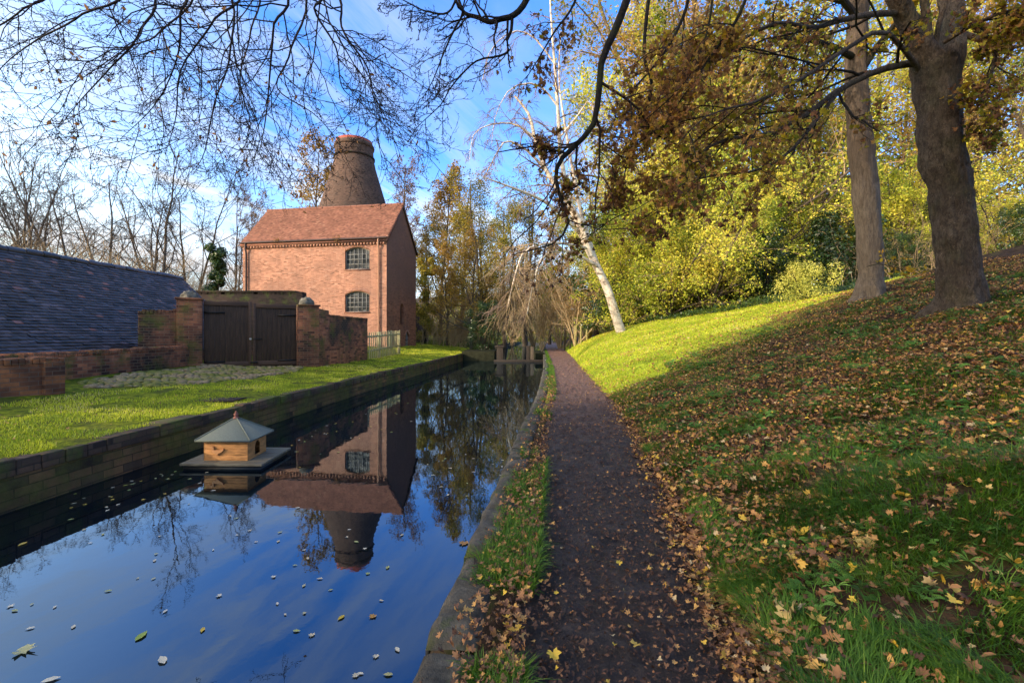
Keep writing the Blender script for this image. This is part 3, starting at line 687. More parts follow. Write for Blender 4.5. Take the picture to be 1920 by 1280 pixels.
# ------------------------------------------------------------------ slate roofed building
SX, SE, SR, SY0, SY1 = -10.55, .80, 3.62, 3.3, 18.6
RXX = -13.5
shed = thing('slate_building', 'low brick building under a long blue slate roof at left', 'building', (RXX, 11, .2))
gg = G(); gg.wall((SX-.25, SY1-.1), (SX-.25, SY0+.1), .3, -.4, SE-.1); gg.wall((2*RXX-SX+.25, SY0+.1), (2*RXX-SX+.25, SY1-.1), .3, -.4, SE-.1)
gg.build('long_wall', M['old_brick'], shed)
for yy in (SY0+.12, SY1-.12):
    gg = G(); V = [(SX-.3, yy, -.4), (2*RXX-SX+.3, yy, -.4), (2*RXX-SX+.3, yy, SE-.1), (RXX, yy, SR-.12), (SX-.3, yy, SE-.1)]
    V = np.array(V, float); V2 = V+np.array([0, .25 if yy < 10 else -.25, 0])
    gg.add(np.concatenate([V, V2]), [[0, 1, 2, 3, 4], [9, 8, 7, 6, 5]]); gg.build('gable_wall', M['old_brick'], shed)
for sgn in (1, -1):
    ex = SX if sgn > 0 else 2*RXX-SX
    e0 = np.array([ex, SY0, SE]); u = np.array([RXX-ex, 0, SR-SE]); Lu = np.linalg.norm(u)
    gg = G(); gg.box(e0-np.array([0, 0, .24]), (0, SY1-SY0, 0), u, (0, 0, .07)); r_ = gg.build('roof_slope', M['slate'], shed, attr=True)
    tile_rows('slates', M['slate'], shed, r_, e0, (0, 1, 0), u/Lu, SY1-SY0, Lu, .19, .118, np.random.default_rng(11), .022, .006, sag=.09)
gg = G()
for i in range(33):
    y0 = SY0+i*(SY1-SY0)/33; gg.tube([(RXX, y0, SR-.03+.02*math.sin(i*1.9)), (RXX, y0+(SY1-SY0)/33-.015, SR-.035+.02*math.sin(i*1.3))], [.115, .11], 10, random.uniform(.2, .7))
gg.build('ridge_tile', M['slate'], shed, attr=True)

# ------------------------------------------------------------------ yard walls, gates, pillars
def jag_top(gg, p, q, th, z0, z1, z1b, seed, n=None, amp=.05):
    """old wall: slab whose brick-on-edge top is uneven"""
    gg.wall(p, q, th, z0, z1-.11, z1b-.11)
    rg = random.Random(seed); p, q = np.array(p), np.array(q); L = np.hypot(*(q-p)); n = n or int(L/.085); d = (q-p)/n; nn = np.array([-(q-p)[1], (q-p)[0]])/L*th
    for i in range(n):
        a = p+d*i; j = nn/th*rg.uniform(-.012, .012); z = z1+(z1b-z1)*i/n
        if rg.random() < .06: continue
        gg.box(np.append(a+j-nn*.02, z-.112), np.append(d*.94, rg.uniform(-.004, .004)), np.append(nn*1.04, 0), (0, 0, .11+rg.uniform(-amp*.5, amp*.3)))
gg = G(); jag_top(gg, (-8.75, 6.2), (-7.95, 8.1), .34, -.1, .90, .92, 1); gg.wall((-7.95, 8.1), (-9.3, 8.35), .3, -.1, .85)
tag(gg.build('brick_wall', M['low_brick'], loc=(-8.2, 7.4, .2), bevel=.006), 'low orange brick wall end at the left edge of the lawn', 'wall')
gg = G(); jag_top(gg, (-9.45, 8.3), (-9.5, 13.7), .30, -.1, .93, 1.0, 2)
tag(gg.build('brick_wall', M['old_brick'], loc=(-9.4, 11, .3), bevel=.006), 'long low dark brick wall below the slate roof', 'wall')

def boulder(name, c, r, seed, label):
    rg = np.random.default_rng(seed); k, m = 28, 16; th = np.linspace(0, np.pi/2*1.15, m)[:, None]; ph = np.linspace(0, 2*np.pi, k, endpoint=False)[None]
    D = np.stack([np.sin(th)*np.cos(ph), np.sin(th)*np.sin(ph), np.cos(th)+0*ph], -1).reshape(-1, 3)
    rad = 1+(vnoise(D+9, 1.5, seed)-.5)*.42+(vnoise(D+9, 4.5, seed+1)-.5)*.22+(vnoise(D+9, 11, seed+2)-.5)*.10
    V = D*rad[:, None]*np.array(r)+np.array(c); i = np.arange(m-1)[:, None]*k; j = np.arange(k)[None]; j2 = (j+1) % k
    return tag(mk(name, V, np.stack([i+j, i+k+j, i+k+j2, i+j2], -1).reshape(-1, 4), M['boulder'], loc=c), label, 'boulder')
GA, GB = np.array([-9.27, 13.62]), np.array([-7.08, 15.02])          # gate hinge lines
gdir = (GB-GA)/np.linalg.norm(GB-GA); gnr = np.array([gdir[1], -gdir[0]])  # towards the canal
gl_ = np.linalg.norm(GB-GA)
def gp(s, d, z): q = GA+gdir*s+gnr*d; return np.array([q[0], q[1], z])
gg = G(); gg.box(gp(-.62, .08, -.1), np.append(gdir*.62, 0), np.append(-gnr*.6, 0), (0, 0, 2.44)); gg.box(gp(-.66, .12, 2.34), np.append(gdir*.68, 0), np.append(-gnr*.68, 0), (0, 0, .06))
pl_ = gg.build('brick_pillar', M['old_brick'], loc=gp(-.3, 0, .2), bevel=.01); tag(pl_, 'brick gate pillar on the slate roof side under a mossy boulder', 'pillar')
boulder('boulder', gp(-.32, -.2, 2.38), (.25, .25, .23), 3, 'mossy rounded boulder on the pillar beside the slate roof')
gg = G(); jag_top(gg, gp(-1.5, 0, 0)[:2], gp(-.62, 0, 0)[:2], .36, -.1, 2.0, 2.06, 4)
tag(gg.build('brick_wall', M['old_brick'], loc=gp(-1, 0, .2), bevel=.006), 'short tall brick wall stub left of the gate pillar', 'wall')
gg = G(); gg.box(gp(gl_, .06, -.1), np.append(gdir*.66, 0), np.append(-gnr*.6, 0), (0, 0, 2.36)); gg.box(gp(gl_, .09, 2.26), np.append(gdir*.7, 0), np.append(-gnr*.66, 0), (0, 0, .055))
tag(gg.build('brick_pillar', M['old_brick'], loc=gp(gl_+.3, 0, .2), bevel=.01), 'brick gate pillar nearest the canal under a bare grey boulder', 'pillar')
boulder('boulder', gp(gl_+.3, -.2, 2.31), (.25, .25, .25), 8, 'bare grey boulder on the pillar nearest the canal')
# wall running away from the right pillar towards the picket fence, stepped top
a0 = gp(gl_+.64, .04, 0)[:2]; a1 = np.array([-6.22, 19.6])
gg = G(); d_ = (a1-a0)/np.linalg.norm(a1-a0); s1_ = a0+d_*.75
gg.wall(a0, s1_, .36, -.1, 2.20, 2.16); jag_top(gg, s1_, a1, .36, -.1, 2.02, 2.02, 5)
tag(gg.build('brick_wall', M['old_brick'], loc=(-6.3, 17.5, .2), bevel=.006), 'weathered brick wall between the canal side pillar and picket fence', 'wall')
gg = G(); jag_top(gg, (-14.2, 20.2), (-9.3, 20.2), .4, -.1, 3.22, 3.22, 6, amp=.03); gg.box((-14.2, 20.15, 3.2), (4.6, 0, 0), (0, .5, 0), (0, 0, .07))
tag(gg.build('brick_wall', M['dark_brick'], loc=(-11.5, 20.3, .5), bevel=.006), 'dark moss topped brick wall seen over the closed gates', 'wall')

def gate_leaf(label, s0, s1, top, lighter):
    t = thing('timber_gate', label, 'gate', gp((s0+s1)/2, 0, .25))
    gg = G(); n = 9; w_ = (s1-s0)/n
    for i in range(n):
        a = gp(s0+i*w_+.0015, -.04+random.uniform(-.003, .003), .26); gg.box(a, np.append(gdir*(w_-.003), 0), np.append(-gnr*.03, 0), (0, 0, top-.26-random.uniform(0, .008)))
    gg.build('boards', M['gate_wood'], t, bevel=.004)
    for z, h in ((.34, .14), (top-.12, .13)):
        gg = G(); gg.box(gp(s0+.01, -.035, z), np.append(gdir*(s1-s0-.02), 0), np.append(gnr*.028, 0), (0, 0, h)); gg.build('rail', M['gate_rail'], t, bevel=.004)
    gg = G(); e = s1-.09 if lighter else s0+.005
    gg.box(gp(e, -.03, .3), np.append(gdir*.085, 0), np.append(gnr*.03, 0), (0, 0, top-.27)); gg.build('meeting_stile', M['gate_rail'], t, bevel=.004)
    for z in (.46, top-.36):
        gg = G(); h0 = s0 if lighter else s1-.55
        gg.box(gp(h0, .0, z), np.append(gdir*.55, 0), np.append(gnr*.012, 0), (0, 0, .045)); gg.build('strap_hinge', M['iron'], t)
    return t
mid = gl_*.5
t = gate_leaf('left leaf of the dark timber gates, its top rail browner', .03, mid-.005, 2.32, True)
gg = G(); gg.tube([gp(mid-.05, .005, 1.18), gp(mid-.05, .05, 1.18)], [.035, .03], 12); gg.build('padlock', M['steel'], t)
t = gate_leaf('right leaf of the dark timber gates, plain and black', mid+.005, gl_-.03, 2.28, False)
gg = G(); gg.box(gp(mid+.02, .0, 1.16), np.append(gdir*.26, 0), np.append(gnr*.014, 0), (0, 0, .03)); gg.build('hasp', M['iron'], t)
gg = G(); gg.box(gp(mid-.06, .005, .42), np.append(gdir*.22, 0), np.append(gnr*.02, 0), (0, 0, .04)); gg.build('drop_bolt', M['iron'], t)

# picket fence
fa, fb = np.array([-6.2, 19.75]), np.array([-6.12, 25.1])
fen = thing('picket_fence', 'weathered pale picket fence between brick wall and red house', 'fence', (-6.15, 22.4, .25))
n = 20; fd = (fb-fa)/n; fL = np.linalg.norm(fb-fa); fn_ = np.array([fd[1], -fd[0]])/np.linalg.norm(fd)
for i in range(n):
    q = fa+fd*i; gz_ = float(hl(q[0], q[1])); gg = G(); h = 1.18+.12*i/n+random.uniform(-.02, .02); w_ = .10; dd = np.append(fd/np.linalg.norm(fd), 0); nn3 = np.append(-fn_*.02, random.uniform(-.002, .002))
    o = np.append(q, gz_+.03)
    V = [o, o+dd*w_, o+dd*w_+[0, 0, h-.05], o+dd*w_/2+[0, 0, h], o+[0, 0, h-.05]]; V = np.array(V); V2 = V+nn3
    gg.add(np.concatenate([V, V2]), [[0, 1, 2, 3, 4], [9, 8, 7, 6, 5]]); gg.add(np.concatenate([V, V2]), [[i_, 5+i_, 5+(i_+1) % 5, (i_+1) % 5] for i_ in range(5)])
    gg.build('picket', M['fence_wood'], fen)
for hz in (.32, .95):
    gg = G(); o = np.append(fa-fn_*.03, float(hl(*fa))+hz); gg.box(o, np.append(fb-fa, .14), np.append(-fn_*.05, 0), (0, 0, .085)); gg.build('rail', M['fence_wood'], fen)
for k in range(4):
    q = fa+(fb-fa)*k/3-fn_*.09; gg = G(); gg.box(np.append(q, .0), np.append(fd/np.linalg.norm(fd)*.09, 0), np.append(-fn_*.09, 0), (0, 0, 1.45)); gg.build('post', M['fence_wood'], fen)

# cobbled apron in front of the gates, iron drain cover
def qpix(px, py, z): d = F_PX*(EYE-z)/(py-HY); return np.array([(px-CX)/F_PX*d, d])
cob = [(-9.15, 9.6), (-8.2, 8.75), (-7.3, 9.25), (-6.55, 11.0), (-6.45, 13.6), (-6.9, 14.9), (-9.2, 13.5)]
def inpoly(P, poly):
    r = np.zeros(len(P), bool); j = len(poly)-1
    for i in range(len(poly)):
        xi, yi = poly[i]; xj, yj = poly[j]
        c = ((yi > P[:, 1]) != (yj > P[:, 1])) & (P[:, 0] < (xj-xi)*(P[:, 1]-yi)/(yj-yi+1e-12)+xi); r ^= c; j = i
    return r
rg = np.random.default_rng(17); pts = []
for yy in np.arange(8.6, 15, .125):
    for xx in np.arange(-9.4, -6.2, .19): pts.append((xx+rg.normal(0, .025)+(.09 if int(yy*8) % 2 else 0), yy+rg.normal(0, .016)))
pts = np.array(pts); pts = pts[inpoly(pts, cob)]
k, m = 10, 4; th = np.linspace(0, np.pi/2, m)[:, None]; ph = np.linspace(0, 2*np.pi, k, endpoint=False)[None]
ct = np.stack([np.sin(th)*np.sign(np.cos(ph))*np.abs(np.cos(ph))**.6*.095, np.sin(th)*np.sign(np.sin(ph))*np.abs(np.sin(ph))**.6*.062, np.cos(th)**.6*.045+0*ph-.012], -1).reshape(-1, 3)
i = np.arange(m-1)[:, None]*k; j = np.arange(k)[None]; cf = np.stack([i+j, i+k+j, i+k+(j+1) % k, i+(j+1) % k], -1).reshape(-1, 4)
V, F = scatter(ct, cf, np.column_stack([pts, hl(pts[:, 0], pts[:, 1])+.012+rg.uniform(-.012, .012, len(pts))]), rg.uniform(.65, 1.25, len(pts)), spread=.12, spin=np.array([1., .1, 0]), rg=rg)
g = NT('cobbles'); p = g.pos(); c = g.ramp(g.noise(p, 9, 6, .7), [(.3, (.09, .06, .036)), (.6, (.30, .22, .13)), (.8, (.46, .37, .25))]); c = g.mix(g.ramp(g.noise(p, 1.7, 5), [(.42, 0.0), (.56, .85)]), c, (.13, .14, .02))
tag(mk('cobbled_pavement', V, F, g.pbr(c, .9, g.bump(g.noise(p, 40, 5), .01), .2), smooth=True), kind='structure')
dc = qpix(415, 752, .1); gg = G()
for i in range(12): gg.box((dc[0]-.33+i*.055, dc[1]-.2, float(hl(*dc))+.006), (.03, 0, 0), (0, .42, 0), (0, 0, .02))
for yy in (-.2, 0, .2): gg.box((dc[0]-.34, dc[1]+yy-.02, float(hl(*dc))+.004), (.68, 0, 0), (0, .04, 0), (0, 0, .024))
tag(gg.build('drain_cover', plain('rust', (.055, .035, .025), .8, .3, 0, .4, 20), loc=(dc[0], dc[1], .1)), 'rusty iron drain grating set in the mossy lawn', 'drain cover')

# ------------------------------------------------------------------ duck house on its float
dz = WATER; dk = thing('duck_house', 'small orange wooden duck house with grey pyramid roof on a raft', 'duck house', (-3.72, 6.15, dz))
ux = np.array([1.0, -.03, 0]); ux /= np.linalg.norm(ux); uy = np.array([-.06, 1, 0]); uy /= np.linalg.norm(uy); C0 = np.array([-4.21, 5.76, dz])
gg = G()
for i in range(7): gg.box(C0+uy*(.87/7*i)+[0, 0, .045], ux*1.06, uy*(.87/7-.006), (0, 0, .03+random.uniform(-.002, .002)))
pf = gg.build('raft_deck', M['platform_wood'], dk, bevel=.004)
gg = G(); gg.box(C0+ux*.03+uy*.03+[0, 0, -.06], ux*1.0, uy*.81, (0, 0, .103)); gg.build('float', M['float_dark'], dk, parent=pf)
H0 = C0+ux*.22+uy*.15+[0, 0, .076]; bw_, bd_, bh = .58, .50, .285
gg = G(); na = 14; n = 4
for i in range(n):      # weatherboards all round, each a little proud at its foot
    z0, z1 = bh/n*i, bh/n*(i+1)-.003
    for (o, e, nn) in ((H0, ux*bw_, -uy), (H0+uy*bd_, ux*bw_, uy), (H0, uy*bd_, -ux)):
        gg.box(o+[0, 0, z0], e, -nn*.012, (0, 0, z1-z0))
gg.build('wall_boards', M['duck_wood'], dk, bevel=.002)
# entrance side with arched opening
gw, gd = G(), [G()]; ent = lambda s, z, d: H0+ux*(bw_-d)+uy*s+np.array([0, 0, z])
wall_holes(gw, gd, ent, .003, bd_-.003, .0, lambda s: bh, [(.19, .33, .03, .15, .06)], .012)
gw.add(np.concatenate(gd[0].V), np.arange(gd[0].n).reshape(-1, 4)); gw.build('entrance_wall', M['duck_wood'], dk)
gg = G(); a = H0+ux*(bw_-.16)+uy*.12+[0, 0, .005]; gg.box(a, ux*.02, uy*.3, (0, 0, bh-.02)); gg.build('dark_backing', M['black'], dk)  # black sheet stands in for the dark inside behind the opening
zc = H0[2]+bh; ctr = H0+ux*bw_/2+uy*bd_/2; ctr[2] = zc; ohx, ohy = bw_/2+.075, bd_/2+.075
gg = G(); base = [ctr+ux*sx*ohx+uy*sy*ohy+[0, 0, -.012] for sx, sy in ((-1, -1), (1, -1), (1, 1), (-1, 1))]; apex = ctr+np.array([0, 0, .235])
gg.add(base+[apex], [[0, 1, 4], [1, 2, 4], [2, 3, 4], [3, 0, 4]]); gg.add([b-np.array([0, 0, .016]) for b in base]+base, [[0, 1, 5, 4], [1, 2, 6, 5], [2, 3, 7, 6], [3, 0, 4, 7], [3, 2, 1, 0]])
rf = gg.build('roof', M['duck_roof'], dk)
gg = G()
for b in base: gg.tube([b+[0, 0, .004], apex+[0, 0, .004]], [.008, .008], 6)
gg.build('hip_strip', M['duck_roof'], dk, parent=rf)
gg = G(); gg.lathe(apex-[0, 0, .02], [(.035, 0), (.035, .018), (.016, .03), (.028, .045), (.03, .06), (.014, .075), (.02, .08), (.004, .10), (.0005, .102)], 16); gg.build('finial', M['terracotta'], dk, uv=False, smooth=True)
# flat cut-out of a duck fixed to the front boards
duck = [(0, .085), (.012, .098), (.03, .104), (.045, .098), (.05, .084), (.046, .07), (.058, .062), (.09, .064), (.115, .066), (.14, .076), (.155, .074), (.14, .052), (.115, .036), (.10, .03), (.086, .012), (.07, .012), (.078, .028), (.055, .03), (.036, .042), (.03, .058), (.034, .07), (.03, .078), (.012, .08)]
gg = G(); o = H0+ux*.085+[0, 0, .06]-uy*.014
P_ = np.array([o+ux*a*1.25+np.array([0, 0, b*1.25]) for a, b in duck]); k = len(duck)
gg.add(np.concatenate([P_-uy*.012, P_+uy*.014]), [list(range(k))]); gg.add(np.concatenate([P_-uy*.012, P_+uy*.014]), [[i, k+i, k+(i+1) % k, (i+1) % k] for i in range(k)])
gg.build('duck_plaque', M['duck_plaque'], dk)

# ------------------------------------------------------------------ posts and lamp by the far path
for px, pb, pt, d, m_, lab in ((1059, 630, 607, 37, 'lock_timber', 'dark timber post nearest the canal by the far path'), (1069, 630, 611, 36, 'lock_timber', 'dark timber post left of the slim lamp column'),
        (1078, 629, 610, 35, 'post_wood', 'dim green timber post just right of the lamp column'), (1089, 628, 606, 34, 'post_wood', 'second pale timber post from the grass bank'), (1100, 624, 604, 33, 'post_wood', 'bright pale timber post nearest the grass bank')):
    a = wp(px, pb, d); top = wp(px, pt, d)[2]; zb = float(hr(a[0], a[1])); gg = G(); gg.box((a[0]-.05, a[1]-.05, min(zb, a[2])-.3), (.1, 0, 0), (0, .1, 0), (0, 0, top-min(zb, a[2])+.3))
    tag(gg.build('timber_post', M[m_], loc=(a[0], a[1], a[2]), bevel=.01), lab, 'post', 'posts by the far path')
lm = wp(1074, 622, 40); lp = thing('lamp_column', 'slim grey lamp column with small bluish head by far path', 'street lamp', lm)
gg = G(); gg.tube([lm-[0, 0, .6], lm+[0, 0, 1.9]], [.05, .035], 8); gg.build('column', M['lamp_metal'], lp)
gg = G(); gg.lathe(lm+[0, 0, 1.9], [(.04, 0), (.22, .05), (.24, .12), (.06, .2), (.001, .22)], 14); gg.build('lamp_head', M['lamp_head'], lp, uv=False)

# ------------------------------------------------------------------ trees
def skel(limbs, levels, rg):
    """limbs: list of (P, R) of equal length; levels: branch() argument tuples -> list of (P, R) per level"""
    P = np.array([l[0] for l in limbs]); Rr = np.array([l[1] for l in limbs]); out = [(P, Rr)]
    for lv in levels:
        P, Rr = branch(*out[-1], *lv['a'], rg=rg, **{k: v for k, v in lv.items() if k != 'a'}); out.append((P, Rr))
    return out
def wood(levels, ks):
    Vs, Fs, n = [], [], 0
    for (P, Rr), k in zip(levels, ks):
        V, F = tubes(P, Rr, k); Vs.append(V); Fs.append(F+n); n += len(V)
    return np.concatenate(Vs), np.concatenate(Fs)
def leaves(P, per, size, rg, tmpl=DIAMOND, spread=.1, t0=.2, nrm=(0, 0, .6), tilt=.8, cmean=.5, cvar=.2, clump=.35, keep=None):
    q = along(P, per, t0, 1.0, rg)+rg.normal(0, spread, (len(P)*per, 3))
    if keep is not None: q = q[keep(q)]
    s = size*rg.uniform(.6, 1.25, len(q))
    V, F = scatter(tmpl[0], tmpl[1], q, s, np.array(nrm), tilt, rg=rg)
    c = np.clip(cmean+clump*(vnoise(q, .55, 77)-.5)*2+rg.normal(0, cvar, len(q)), 0, 1)
    return V, F, np.repeat(c, len(tmpl[0]))

def stemline(h, r, rg, lean=(0, 0), m=9, wig=.05, r1=.18, base=(0, 0, -.4)):
    t = np.linspace(0, 1, m); w = np.cumsum(rg.normal(0, wig*h/m, (m, 2)), 0); w -= w[0]
    P = np.column_stack([base[0]+lean[0]*t**1.3+w[:, 0], base[1]+lean[1]*t**1.3+w[:, 1], base[2]+(h-base[2])*t])
    Rr = r*(1-t*(1-r1)); Rr[0] *= 1.3
    return P, Rr

KINDS = {}
def kind(name, variants):
    KINDS[name] = variants
def make_kind(seed, h, r, stems, lv, leaf=None, barkm='bark_bare', twigm=None, nm=9, wig=.06, spread=.25, t_trunk=2):
    rg = np.random.default_rng(seed)
    limbs = [stemline(h*rg.uniform(.8, 1.05), r*rg.uniform(.75, 1), rg, tuple(rg.normal(0, spread*h*.5, 2)) if stems > 1 else tuple(rg.normal(0, .05*h, 2)), nm, wig) for _ in range(stems)]
    L = skel(limbs, lv, rg)
    V, F = wood(L[:t_trunk], [8, 5][:t_trunk]); trunk = raw('trunk', V, F, M[barkm], smooth=True)
    V, F = wood(L[t_trunk:], [3]*8); crown = raw('branches', V, F, M[twigm or barkm])
    fol = None
    if leaf:
        per, size, mat, kw = leaf; V, F, c = leaves(L[-1][0], per, size, rg, **kw); fol = raw('foliage', V, F, M[mat], c=c)
    return dict(trunk=trunk, branches=crown, foliage=fol, h=h)
def plant(name, k, x, y, label, cat='tree', group=None, s=1.0, rot=0.0, z=None, sz=None):
    zz = z if z is not None else float(hr(x, y) if x > RX(y)-1 else hl(x, y))
    t = thing(name, label, cat, (x, y, zz-.05), group); t.scale = (s, s, sz or s); t.rotation_euler = (0, 0, rot)
    for pn in ('trunk', 'branches', 'foliage'):
        if k.get(pn): put(pn, k[pn], t)
    return t

def L_(*a, **k): d = dict(a=a); d.update(k); return d
# n, t0, t1, ang, (len), m, wig, up, rr, rmin
bare = [make_kind(100+i, 11.5, .15, 2+i % 2, [L_(11, .22, .97, 42, (.32, .52), 7, .12, .07, .55, .02), L_(6, .2, 1, 42, (.4, .65), 6, .16, .05, .55, .012), L_(5, .2, 1, 40, (.4, .7), 5, .2, .03, .6, .009), L_(4, .2, 1, 38, (.45, .7), 4, .2, .0, .6, .0065)]) for i in range(3)]
birchgold = [make_kind(120+i, 15, .2, 1, [L_(26, .2, .98, 38, (.18, .34), 6, .1, .05, .5, .02), L_(6, .2, 1, 40, (.4, .6), 6, .14, -.06, .5, .01), L_(5, .2, 1, 35, (.45, .8), 5, .14, -.14, .6, .007)],
             (9, .2, 'leaf_gold', dict(spread=.18, cmean=.5)), 'bark_bare', 'bark_pink_twig') for i in range(2)]
birchbare = [make_kind(130+i, 15, .2, 1, [L_(26, .2, .98, 38, (.18, .34), 6, .1, .05, .5, .02), L_(7, .2, 1, 40, (.4, .6), 6, .14, -.06, .5, .011), L_(6, .2, 1, 35, (.45, .8), 5, .14, -.12, .6, .008), L_(3, .2, 1, 30, (.5, .8), 4, .14, -.1, .6, .007)],
             (1, .15, 'leaf_rust', dict(spread=.1)), 'bark_bare', 'bark_pink_twig') for i in range(1)]
woods = [make_kind(140+i, 14, .22, 1+(i % 2), [L_(16, .15, .98, 48, (.22, .42), 7, .14, .05, .5, .02), L_(7, .15, 1, 45, (.4, .65), 6, .16, .0, .55, .012), L_(5, .2, 1, 40, (.4, .7), 5, .18, -.03, .6, .008)],
         (13, .15, ('leaf_gold', 'leaf_olive', 'leaf_olive')[i], dict(spread=.25, cmean=.52, clump=.5)), 'bark_bare', 'bark_bare', wig=.09) for i in range(3)]
hedge = [make_kind(160+i, 15, .22, 3, [L_(15, .08, .98, 55, (.25, .42), 7, .14, .03, .5, .02), L_(7, .15, 1, 45, (.4, .65), 6, .16, -.03, .55, .012), L_(5, .2, 1, 40, (.45, .75), 5, .18, -.05, .6, .008)],
         ((18, .14, 'leaf_yellow', dict(spread=.24, cmean=.50, clump=.7)), (9, .13, 'leaf_olive', dict(spread=.22, cmean=.55, clump=.7)), (17, .145, 'leaf_yellow', dict(spread=.26, cmean=.60, clump=.6)), (14, .13, 'leaf_gold', dict(spread=.24, cmean=.40, clump=.6)))[i], 'bark_bare', 'bark_tan', wig=.09, spread=.4) for i in range(4)]
hazel = [make_kind(180+i, 6.2, .08, 7, [L_(13, .05, .98, 50, (.22, .42), 6, .14, -.04, .5, .012), L_(6, .15, 1, 42, (.4, .65), 5, .16, -.08, .55, .008), L_(4, .2, 1, 40, (.45, .75), 4, .18, -.1, .6, .006)],
         (12, .12, 'leaf_yellow', dict(spread=.16, cmean=.55, clump=.55)), 'bark_bare', 'bark_tan', wig=.12, spread=.85) for i in range(2)]
ochre = [make_kind(190+i, 7.5, .1, 6, [L_(9, .2, .98, 45, (.25, .45), 6, .14, .0, .5, .012), L_(7, .15, 1, 42, (.4, .65), 5, .16, -.03, .55, .009), L_(6, .2, 1, 40, (.45, .75), 4, .18, -.05, .6, .007)],
         (2, .11, 'leaf_rust', dict(spread=.12, cmean=.65, clump=.3)), 'bark_tan', 'bark_tan', wig=.12, spread=.75) for i in range(2)]
def ivy_kind(seed, h, w, n, mat='leaf_ivy', size=.13, cm=.45, lump=1.0):
    """dense evergreen mass: leaves over lumpy clumps round several stems"""
    rg = np.random.default_rng(seed); limbs = [stemline(h*rg.uniform(.7, 1), .06, rg, tuple(rg.normal(0, w*.35, 2)), 6, .08) for _ in range(4)]
    nb = 26; ctr = np.column_stack([rg.normal(0, w*.42, (nb, 2)), rg.uniform(.05, .93, nb)*h]); ctr[:, :2] *= (1.15-.75*(ctr[:, 2:3]/h)**1.5)
    rad = rg.uniform(.22, .42, nb)*w*lump*(1-.4*ctr[:, 2]/h)
    i = rg.integers(0, nb, n); d = rg.normal(size=(n, 3)); d /= np.linalg.norm(d, axis=1, keepdims=True); q = ctr[i]+d*(rad[i]*rg.uniform(.55, 1.08, n))[:, None]
    q[:, 2] = np.maximum(q[:, 2], rg.uniform(0, .3, n))
    V, F = scatter(*DIAMOND, q, size*rg.uniform(.6, 1.3, n), d+np.array([0, 0, .5]), .45, rg=rg)
    c = np.clip(cm+(vnoise(q, 1.3, seed)-.5)*.7+rg.normal(0, .16, n), 0, 1)
    Vt, Ft = wood([(np.array([l[0] for l in limbs]), np.array([l[1] for l in limbs]))], [5])
    return dict(trunk=raw('stems', Vt, Ft, M['bark_dark']), foliage=raw('foliage', V, F, M[mat], c=np.repeat(c, 4)), h=h)
ivyA = ivy_kind(201, 5.5, 2.4, 9000); ivyB = ivy_kind(202, 3.0, 2.2, 6000); ivycol = ivy_kind(203, 8.2, .85, 12000, size=.17, cm=.66, lump=2.0); ivygold = ivy_kind(204, 8.5, 1.9, 9000, 'leaf_olive', .17, .6)
bushk = ivy_kind(205, 2.1, 2.0, 7000, 'leaf_bush', .085, .55)

def at(px, d): return (px-CX)/F_PX*d, d
def row(name, kinds, items, cat='tree', group=None):
    for i, (px, d, htop, lab) in enumerate(items):
        k = kinds[i % len(kinds)]; x, y = at(px, d); z0 = float(hr(x, y) if x > RX(y)-1 else hl(x, y))
        s = (EYE+(HY-htop)/F_PX*d-z0)/k['h']
        plant(name, k, x, y, lab, cat, group, s, i*2.4+px)
row('bare_tree', bare, [(-40, 33, 240, 'bare tree cut by the left edge of the photo above the slates'), (75, 37, 330, 'small bare tree second from the left above the slate roof'),
    (150, 44, 305, 'thin bare tree third from the left above the slate roof'), (205, 50, 340, 'hazy bare tree between the two larger trees over the slates'), (285, 33, 292, 'spreading bare tree with forked dark trunk above the slate ridge end'),
    (352, 41, 335, 'bare tree just left of the ivy covered column'), (18, 46, 300, 'bare far tree rising behind the slates at far left'), (440, 46, 385, 'low bare tree beside the left corner of the red house'), (110, 58, 390, 'short bare tree low behind the middle of the slate ridge')], 'tree', 'bare trees behind the slate roof')
row('ivy_clad_tree', [ivycol], [(410, 34, 442, 'narrow dark green ivy covered trunk left of the red house')])
row('birch_tree', [birchgold[0], birchbare[0], birchbare[0]], [(588, 56, 285, 'golden birch glowing left of the bottle kiln'), (742, 58, 278, 'purplish bare birch right of the bottle kiln'), (486, 54, 362, 'rusty bare birch over the left end of the house roof')], 'tree', 'birches behind the kiln')
row('ivy_clad_tree', [ivygold], [(797, 41, 470, 'yellow green ivy covered tree against the house gable')])
row('woodland_tree', [birchgold[1], woods[0], woods[1], woods[2]], [(825, 47, 315, 'tall golden tree just right of the kiln'), (862, 52, 335, 'olive leaved tree between golden tree and dark trunk'), (905, 44, 345, 'thin olive tree above the canal narrows'), (948, 60, 330, 'hazy olive tree beyond the narrows'),
    (838, 40, 450, 'young leafy tree by the kiln foot'), (885, 37.5, 425, 'tree with stout leaning dark trunk on the far canal bank'), (985, 66, 360, 'distant olive tree over the far end of the canal'), (800, 60, 372, 'faint tree right of the roof peak'), (1030, 62, 400, 'distant tree over the bend of the path')], 'tree', 'woodland beyond the house')
row('ochre_shrub', ochre, [(850, 42, 545, 'tawny shrub at the foot of the woodland near the kiln'), (930, 48, 530, 'tawny shrub above the canal narrows'), (1000, 52, 500, 'ochre shrub behind the hanging birch twigs'), (1052, 44, 470, 'ochre shrub left of the leaning birch'), (1098, 40, 440, 'ochre tree low behind the leaning birch trunk'), (1015, 40, 560, 'dim shrub at the canal bend'), (960, 70, 520, 'far tawny shrub over the water'), (1080, 36, 505, 'tawny shrub above the path posts')], 'shrub', 'tawny shrubs round the canal bend')
